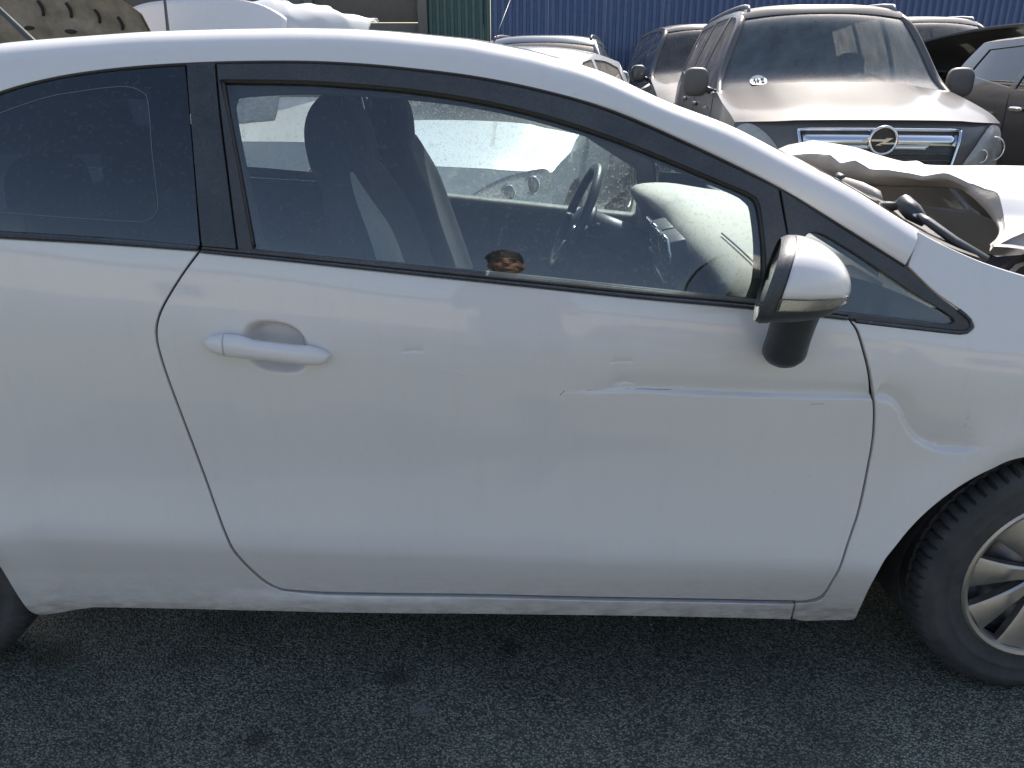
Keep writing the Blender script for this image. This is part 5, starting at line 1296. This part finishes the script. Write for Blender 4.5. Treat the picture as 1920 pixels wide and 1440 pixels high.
tube('bonnet_stay', [q2, q0, q1, q1 + (q1 - q0) * .5], [.020, .024, .016, .012], M['black'], ob, 8)
wk, kx = gen_car('wrecked_white_car', 'white wrecked car with loose panels piled on it, between beige car and concrete wall', (-1.95, 7.6, 0), facing(-4), hatch_spec(3.9, 1.66, 1.45, .95), M['white2'], dict(glass=M['glass_dusty']))
tube('fender_aerial', [(1.25, -.52, .88), (1.25, -.52, 1.52), (1.24, -.515, 1.55)], [.012, .012, .008], M['black'], wk, 8); tube('aerial_mast', [(1.245, -.518, 1.5), (1.22, -.50, 2.1)], [.005, .003], M['black'], wk, 6)
# a loose bonnet propped upright against its windscreen
lb = []
for s in np.linspace(0, 1, 26):
    row = []
    for t in np.linspace(-1, 1, 37):
        wd = .56 + .15 * s ** .7; x = t * wd; y = .30 * s - .07 * (1 - abs(t) ** 2.5) - .03 * math.exp(-((abs(t) - .6) / .1) ** 2) * (1 - s); z = .90 * s - .12 * abs(t) ** 4 * s + .05 * (1 - abs(t) ** 3) * (s - .2)
        row.append((x, y, z))
    lb.append(row)
o = grid('loose_bonnet', lb, M['white'], None); solidify(o, .018); o.location = (-2.52, 5.55, .90); o.rotation_euler = (0, R(-2), R(4)); tag(o, 'smooth white bonnet propped upright against the windscreen of the wrecked white car', 'bonnet')
# crumpled bumper cover lying on the bonnet and screen
P = []
for i, a in enumerate(np.linspace(-1, 1, 61)):
    row = []
    for j, q in enumerate(np.linspace(0, 1, 26)):
        ang = q * 2.1; r = .34 - .03 * abs(a) ** 4
        x = a * .78; y = .50 * abs(a) ** 3 * .7 - r * math.cos(ang) ; z = r * math.sin(ang) * 1.15 + .12 * q
        cr = .022 * math.sin(9 * a + 5 * q) + .03 * math.sin(4.3 * a - 7 * q + 1) + .012 * math.sin(23 * a + 11 * q)
        row.append((x + cr * .4, y + cr, z + cr * .8))
    P.append(row)
o = grid('bumper_cover', P, M['white2'], None); solidify(o, .006); o.location = (-2.22, 7.15, 1.42); o.rotation_euler = (R(-6), R(4), R(-8)); tag(o, 'crumpled white bumper cover lying on top of the wrecked white car', 'bumper')
gen_car('tan_hatchback', 'tan dusty hatchback behind the crumpled bumper, near the concrete wall', (-1.75, 11.6, 0), facing(-6), suv_spec(4.1, 1.72, 1.74, 1.08), M['tan'], dict(glass=M['glass_dusty2']))
# ================================================================== fences and wall at the back of the yard
def corrugated(name, label, x0, x1, y, h, col, pitch=.125, group=None):
    c = root(name, label, 'fence', ((x0 + x1) / 2, y, 0)); n = int(round((x1 - x0) / pitch)); per = 8; k = 0
    pm = paint(name + '_paint', col, rough=.5, coat=.25, dust=.07, top=.2)
    while k < n:
        m_ = min(per, n - k); V, F = [], []; xs_ = []
        for i in range(m_):
            b0 = (x0 + (k + i) * pitch) - (x0 + x1) / 2
            xs_ += [(b0, 0), (b0 + pitch * .38, 0), (b0 + pitch * .5, -.035), (b0 + pitch * .88, -.035), (b0 + pitch, 0)]
        oz = rng.uniform(-.01, .02); oy = rng.uniform(0, .012)
        P = [[(x, yy + oy, z) for z in (-.02, h * .5, h + oz)] for x, yy in xs_]
        sh = sharp(grid('sheet', P, pm, c), 20); solidify(sh, .004)
        k += m_
    for z in (.4, 1.5, h - .2): box('rail', (0, .07, z), (x1 - x0, .05, .06), M['steel'], c, bev=.004)
    for i in range(int((x1 - x0) / 2.5) + 1): box('post', (-(x1 - x0) / 2 + .05 + i * 2.5 if -(x1 - x0) / 2 + .05 + i * 2.5 < (x1 - x0) / 2 else (x1 - x0) / 2 - .05, .13, h / 2), (.07, .07, h), M['steel'], c, bev=.004)
    return c
corrugated('green_fence', 'green corrugated metal fence sheet between the concrete wall and the blue fence', -1.50, -.375, 14.0, 3.0, (.045, .10, .078))
corrugated('blue_fence', 'long blue corrugated metal fence along the back of the yard', -.37, 15.6, 14.0, 3.0, (.065, .105, .215))
wallm = plastic('weathered_concrete', (.16, .148, .13), .9, dust=.1, top=.1, bump=.01, scale=18)
wallm2 = plastic('weathered_concrete_dark', (.12, .105, .09), .9, dust=.1, top=.1, bump=.01, scale=25)
wc = root('concrete_wall', 'weathered grey concrete panel wall with posts left of the green fence', 'wall', (-8.5, 14.0, 0))
box('post', (6.955, -.05, 1.5), (.16, .18, 3.0), wallm, wc, bev=.01)
for i in range(8):
    xa = 7.0 - i * 2.0 - 2.0
    box('post', (xa + .0, -.06, 1.5), (.14, .16, 3.0), wallm, wc, bev=.01)
    for k in range(6): box('concrete_panel', (xa + 1.0, .0 + rng.uniform(-.008, .008), .25 + k * .5), (1.85, .07, .488), wallm if (i + k) % 2 else wallm2, wc, bev=.012)
# ================================================================== behind the photographer: what the paint and the glass mirror
bm_ = plastic('tan_render', (.50, .42, .30), .9, dust=.05, top=.1, bump=.006, scale=30)
bl = root('tan_building', 'long tan rendered building across the yard, mirrored in the glass', 'building', (0, -24.0, 0))
box('wall', (0, -2.5, 2.1), (40, 5, 4.2), bm_, bl, bev=0)
box('roof', (0, -2.5, 4.3), (40.6, 5.5, .22), M['steel'], bl, bev=.02)
for i in range(7):
    x = -10.5 + i * 3.5
    if i in (1, 2, 4, 5): continue
    if i == 3: 
        dd = box('door', (x, .02, 1.1), (1.4, .08, 2.2), M['charcoal'], bl, bev=.01); continue
    fr_ = box('window', (x, .02, 1.9), (1.5, .08, 1.2), M['steel'], bl, bev=.01)
    for s_ in (-1, 1): box('pane', (x + s_ * .36, .065, 1.9), (.64, .02, 1.06), M['dark_glass'], fr_, bev=0)
    box('sill', (x, .08, 1.27), (1.6, .14, .06), wallm, fr_, bev=.01)
gen_car('red_brown_car', 'brown car parked across the yard, mirrored faintly in the small quarter window', (3.2, -8.2, 0), R(8), hatch_spec(4.0, 1.68, 1.46, .95), paint('brown_paint', (.10, .055, .04), rough=.35, dust=.1, top=.2), dict(side_glass=M['dark_glass']))

# ================================================================== the photographer, mirrored in the door window
def person():
    skin, nt, b = newmat('skin'); b.inputs['Base Color'].default_value = (.33, .17, .10, 1); b.inputs['Roughness'].default_value = .5; b.inputs['Subsurface Weight'].default_value = .08
    hair = plastic('black_hair', (.012, .010, .009), .6, dust=0, top=0, bump=.004, scale=120)
    cloth = plastic('dark_shirt', (.035, .04, .05), .9, dust=0, top=0); jeans = plastic('blue_jeans', (.035, .05, .09), .9, dust=0, top=0)
    X, Y0, HZ = .09, -1.90, 1.655
    V, F = [], []
    def add(P, cap=True):
        P = np.asarray(P, float); n, m_ = P.shape[:2]; k = len(V); V.extend(P.reshape(-1, 3).tolist())
        for i in range(n - 1):
            for j in range(m_): F.append((k + i * m_ + j, k + i * m_ + (j + 1) % m_, k + (i + 1) * m_ + (j + 1) % m_, k + (i + 1) * m_ + j))
        F.append(tuple(k + j for j in range(m_))[::-1]); F.append(tuple(k + (n - 1) * m_ + j for j in range(m_)))
    def limb(pts, rs, m_=14, sq=1):
        pts = smooth(pts, .02); r = np.interp(np.linspace(0, 1, len(pts)), np.linspace(0, 1, len(rs)), rs); P = []
        for i in range(len(pts)):
            t = pts[min(i + 1, len(pts) - 1)] - pts[max(i - 1, 0)]; t /= np.linalg.norm(t); a = np.cross(t, [.3, .2, 1.]); a /= np.linalg.norm(a); c = np.cross(a, t)
            P.append([pts[i] + r[i] * (math.cos(q) * a + sq * math.sin(q) * c) for q in np.linspace(0, 6.2832, m_, endpoint=False)])
        return P
    def ell(c, s, n=14, m_=18):
        return [[(c[0] + s[0] * math.cos(a) * math.cos(q), c[1] + s[1] * math.cos(a) * math.sin(q), c[2] + s[2] * math.sin(a)) for q in np.linspace(0, 6.2832, m_, endpoint=False)] for a in np.linspace(-1.5, 1.5, n)]
    # head bowed a little towards the phone; +Y is forward
    add(ell((X, Y0, HZ + .02), (.076, .095, .095))); add(ell((X, Y0 + .025, HZ - .045), (.060, .068, .070))); add(ell((X, Y0 + .045, HZ - .095), (.034, .035, .028)))
    add(limb([(X, Y0 + .088, HZ + .015), (X, Y0 + .105, HZ - .012), (X, Y0 + .110, HZ - .030)], [.009, .013, .016], 10)); add(ell((X, Y0 + .086, HZ - .070), (.026, .014, .011)))
    for s_ in (-1, 1): add(ell((X + s_ * .078, Y0 - .01, HZ - .02), (.012, .022, .034))); add(ell((X + s_ * .040, Y0 + .062, HZ - .030), (.026, .024, .024))); add(ell((X + s_ * .03, Y0 + .080, HZ + .030), (.028, .014, .010)))
    add(limb([(X, Y0 - .02, HZ - .06), (X, Y0 - .045, HZ - .20)], [.055, .062]))
    sh = HZ - .25
    add([[(X + rx_ * math.cos(q), Y0 - .05 + ry_ * math.sin(q), z) for q in np.linspace(0, 6.2832, 24, endpoint=False)] for z, rx_, ry_ in ((sh + .05, .08, .07), (sh, .17, .095), (sh - .08, .185, .11), (sh - .25, .165, .11), (sh - .42, .15, .10), (sh - .52, .17, .11), (sh - .60, .165, .11))])
    for s_ in (-1, 1):
        S_, E_, W_ = (X + s_ * .185, Y0 - .04, sh - .02), (X + s_ * .235, Y0 + .06, sh - .27), (s_ * .085, Y0 + .385, 1.345)
        add(limb([S_, E_], [.055, .043])); add(limb([E_, W_], [.043, .027]))
        px_, py_, pz_ = s_ * .078, Y0 + .425, 1.360
        add(limb([W_, (px_, py_, pz_ + .01)], [.028, .034], sq=.6))
        for k, (dz, ln_) in enumerate(((.040, .062), (.018, .070), (-.004, .066), (-.024, .052))):
            add(limb([(px_ - s_ * .005, py_ + .012, pz_ + dz), (px_ - s_ * .018, py_ + .026, pz_ + dz + .004), (px_ - s_ * (.018 + ln_ * .6), py_ + .018, pz_ + dz + .002)], [.0095, .009, .0078], 8))
        add(limb([(px_, py_ - .015, pz_ + .028), (px_ - s_ * .02, py_ - .012, pz_ + .045), (px_ - s_ * .045, py_ + .0, pz_ + .040)], [.011, .010, .0085], 8))
        hp = (X + s_ * .09, Y0 - .05, sh - .58); add(limb([hp, (X + s_ * .10, Y0 - .02, .50), (X + s_ * .105, Y0 - .05, .09)], [.088, .058, .038])); add(limb([(X + s_ * .105, Y0 - .08, .045), (X + s_ * .115, Y0 + .10, .035)], [.042, .036], sq=.8))
    pr = root('person', 'photographer in a dark shirt holding a phone, mirrored in the door window', 'person', (X, Y0, 0), worldspace=True)
    body = mesh('body', V, F, skin, pr, True)
    md = body.modifiers.new('remesh', 'REMESH'); md.mode = 'VOXEL'; md.voxel_size = .0055; md.use_smooth_shade = True
    sm = body.modifiers.new('smooth', 'SMOOTH'); sm.factor = .5; sm.iterations = 4
    def cover(name, blocks, mat, vox=.010):
        V.clear(); F.clear()
        for P in blocks: add(P)
        o = mesh(name, V, F, mat, pr, True); md = o.modifiers.new('remesh', 'REMESH'); md.mode = 'VOXEL'; md.voxel_size = vox; md.use_smooth_shade = True; s2 = o.modifiers.new('smooth', 'SMOOTH'); s2.iterations = 5
        return o
    hb = [ell((X, Y0 - .012, HZ + .045), (.088, .104, .088)), ell((X, Y0 - .045, HZ - .01), (.084, .070, .085))]
    r2 = np.random.default_rng(3)
    for k in range(70):
        a, e_ = r2.uniform(0, 6.28), r2.uniform(.12, 1.5); c = (X + .084 * math.cos(a) * math.cos(e_), Y0 - .012 + .098 * math.sin(a) * math.cos(e_), HZ + .05 + .082 * math.sin(e_)); hb.append(ell(c, (.017, .017, .013), 6, 8))
    cover('hair', hb, hair, .006)
    for s_ in (-1, 1):
        ellipsoid('eye', (X + s_ * .031, Y0 + .083, HZ + .008), (.014, .008, .006), plastic('eye_dark', (.03, .02, .015), .3, dust=0, top=0), pr, n=12, m=8); tube('eyebrow', [(X + s_ * .014, Y0 + .096, HZ + .026), (X + s_ * .03, Y0 + .095, HZ + .032), (X + s_ * .05, Y0 + .082, HZ + .028)], .005, hair, pr, 6)
    tor = [[(X + rx_ * math.cos(q), Y0 - .05 + ry_ * math.sin(q), z) for q in np.linspace(0, 6.2832, 28, endpoint=False)] for z, rx_, ry_ in ((sh + .035, .09, .08), (sh + .01, .178, .105), (sh - .08, .197, .122), (sh - .25, .180, .124), (sh - .42, .172, .12), (sh - .56, .19, .128))]
    sl = []
    for s_ in (-1, 1): sl.append(limb([(X + s_ * .17, Y0 - .04, sh - .01), (X + s_ * .225, Y0 + .03, sh - .20)], [.068, .062]))
    cover('shirt', [tor] + sl, cloth)
    cover('trousers', [[[(X + .185 * math.cos(q), Y0 - .05 + .125 * math.sin(q), z) for q in np.linspace(0, 6.2832, 24, endpoint=False)] for z in (sh - .50, sh - .60)]] + [limb([(X + s_ * .09, Y0 - .05, sh - .56), (X + s_ * .10, Y0 - .02, .50), (X + s_ * .105, Y0 - .05, .10)], [.104, .078, .064]) for s_ in (-1, 1)], jeans)
    for s_ in (-1, 1): cover('shoe', [limb([(X + s_ * .105, Y0 - .10, .055), (X + s_ * .107, Y0 - .02, .06), (X + s_ * .115, Y0 + .13, .045)], [.050, .054, .042], sq=.85)], M['black'])
    ph = box('phone', (0, -1.443 - .012, 1.373 - .012), (.160, .009, .076), M['black_gloss'], None, Matrix.Rotation(-PITCH, 3, 'X'), bev=.004); tag(ph, 'black phone held up by the photographer', 'phone')
    V.clear()
person()

hut = root('tan_hut', 'small tan block hut across the yard, mirrored in the front quarter window', 'hut', (9.0, -14.5, 0))
box('wall', (0, 0, 1.5), (5, 4, 3.0), plastic('ochre_block', (.50, .36, .20), .9, dust=.05, top=.1, bump=.006, scale=30), hut, bev=0)
box('roof', (0, 0, 3.08), (5.4, 4.4, .16), M['steel'], hut, bev=.02); box('door', (-1.2, 2.02, 1.05), (.95, .06, 2.1), M['charcoal'], hut, bev=.01); wn = box('window', (1.1, 2.02, 1.6), (1.1, .06, .9), M['dark_glass'], hut, bev=.01); box('sill', (1.1, 2.06, 1.12), (1.2, .12, .05), wallm, wn, bev=.01)
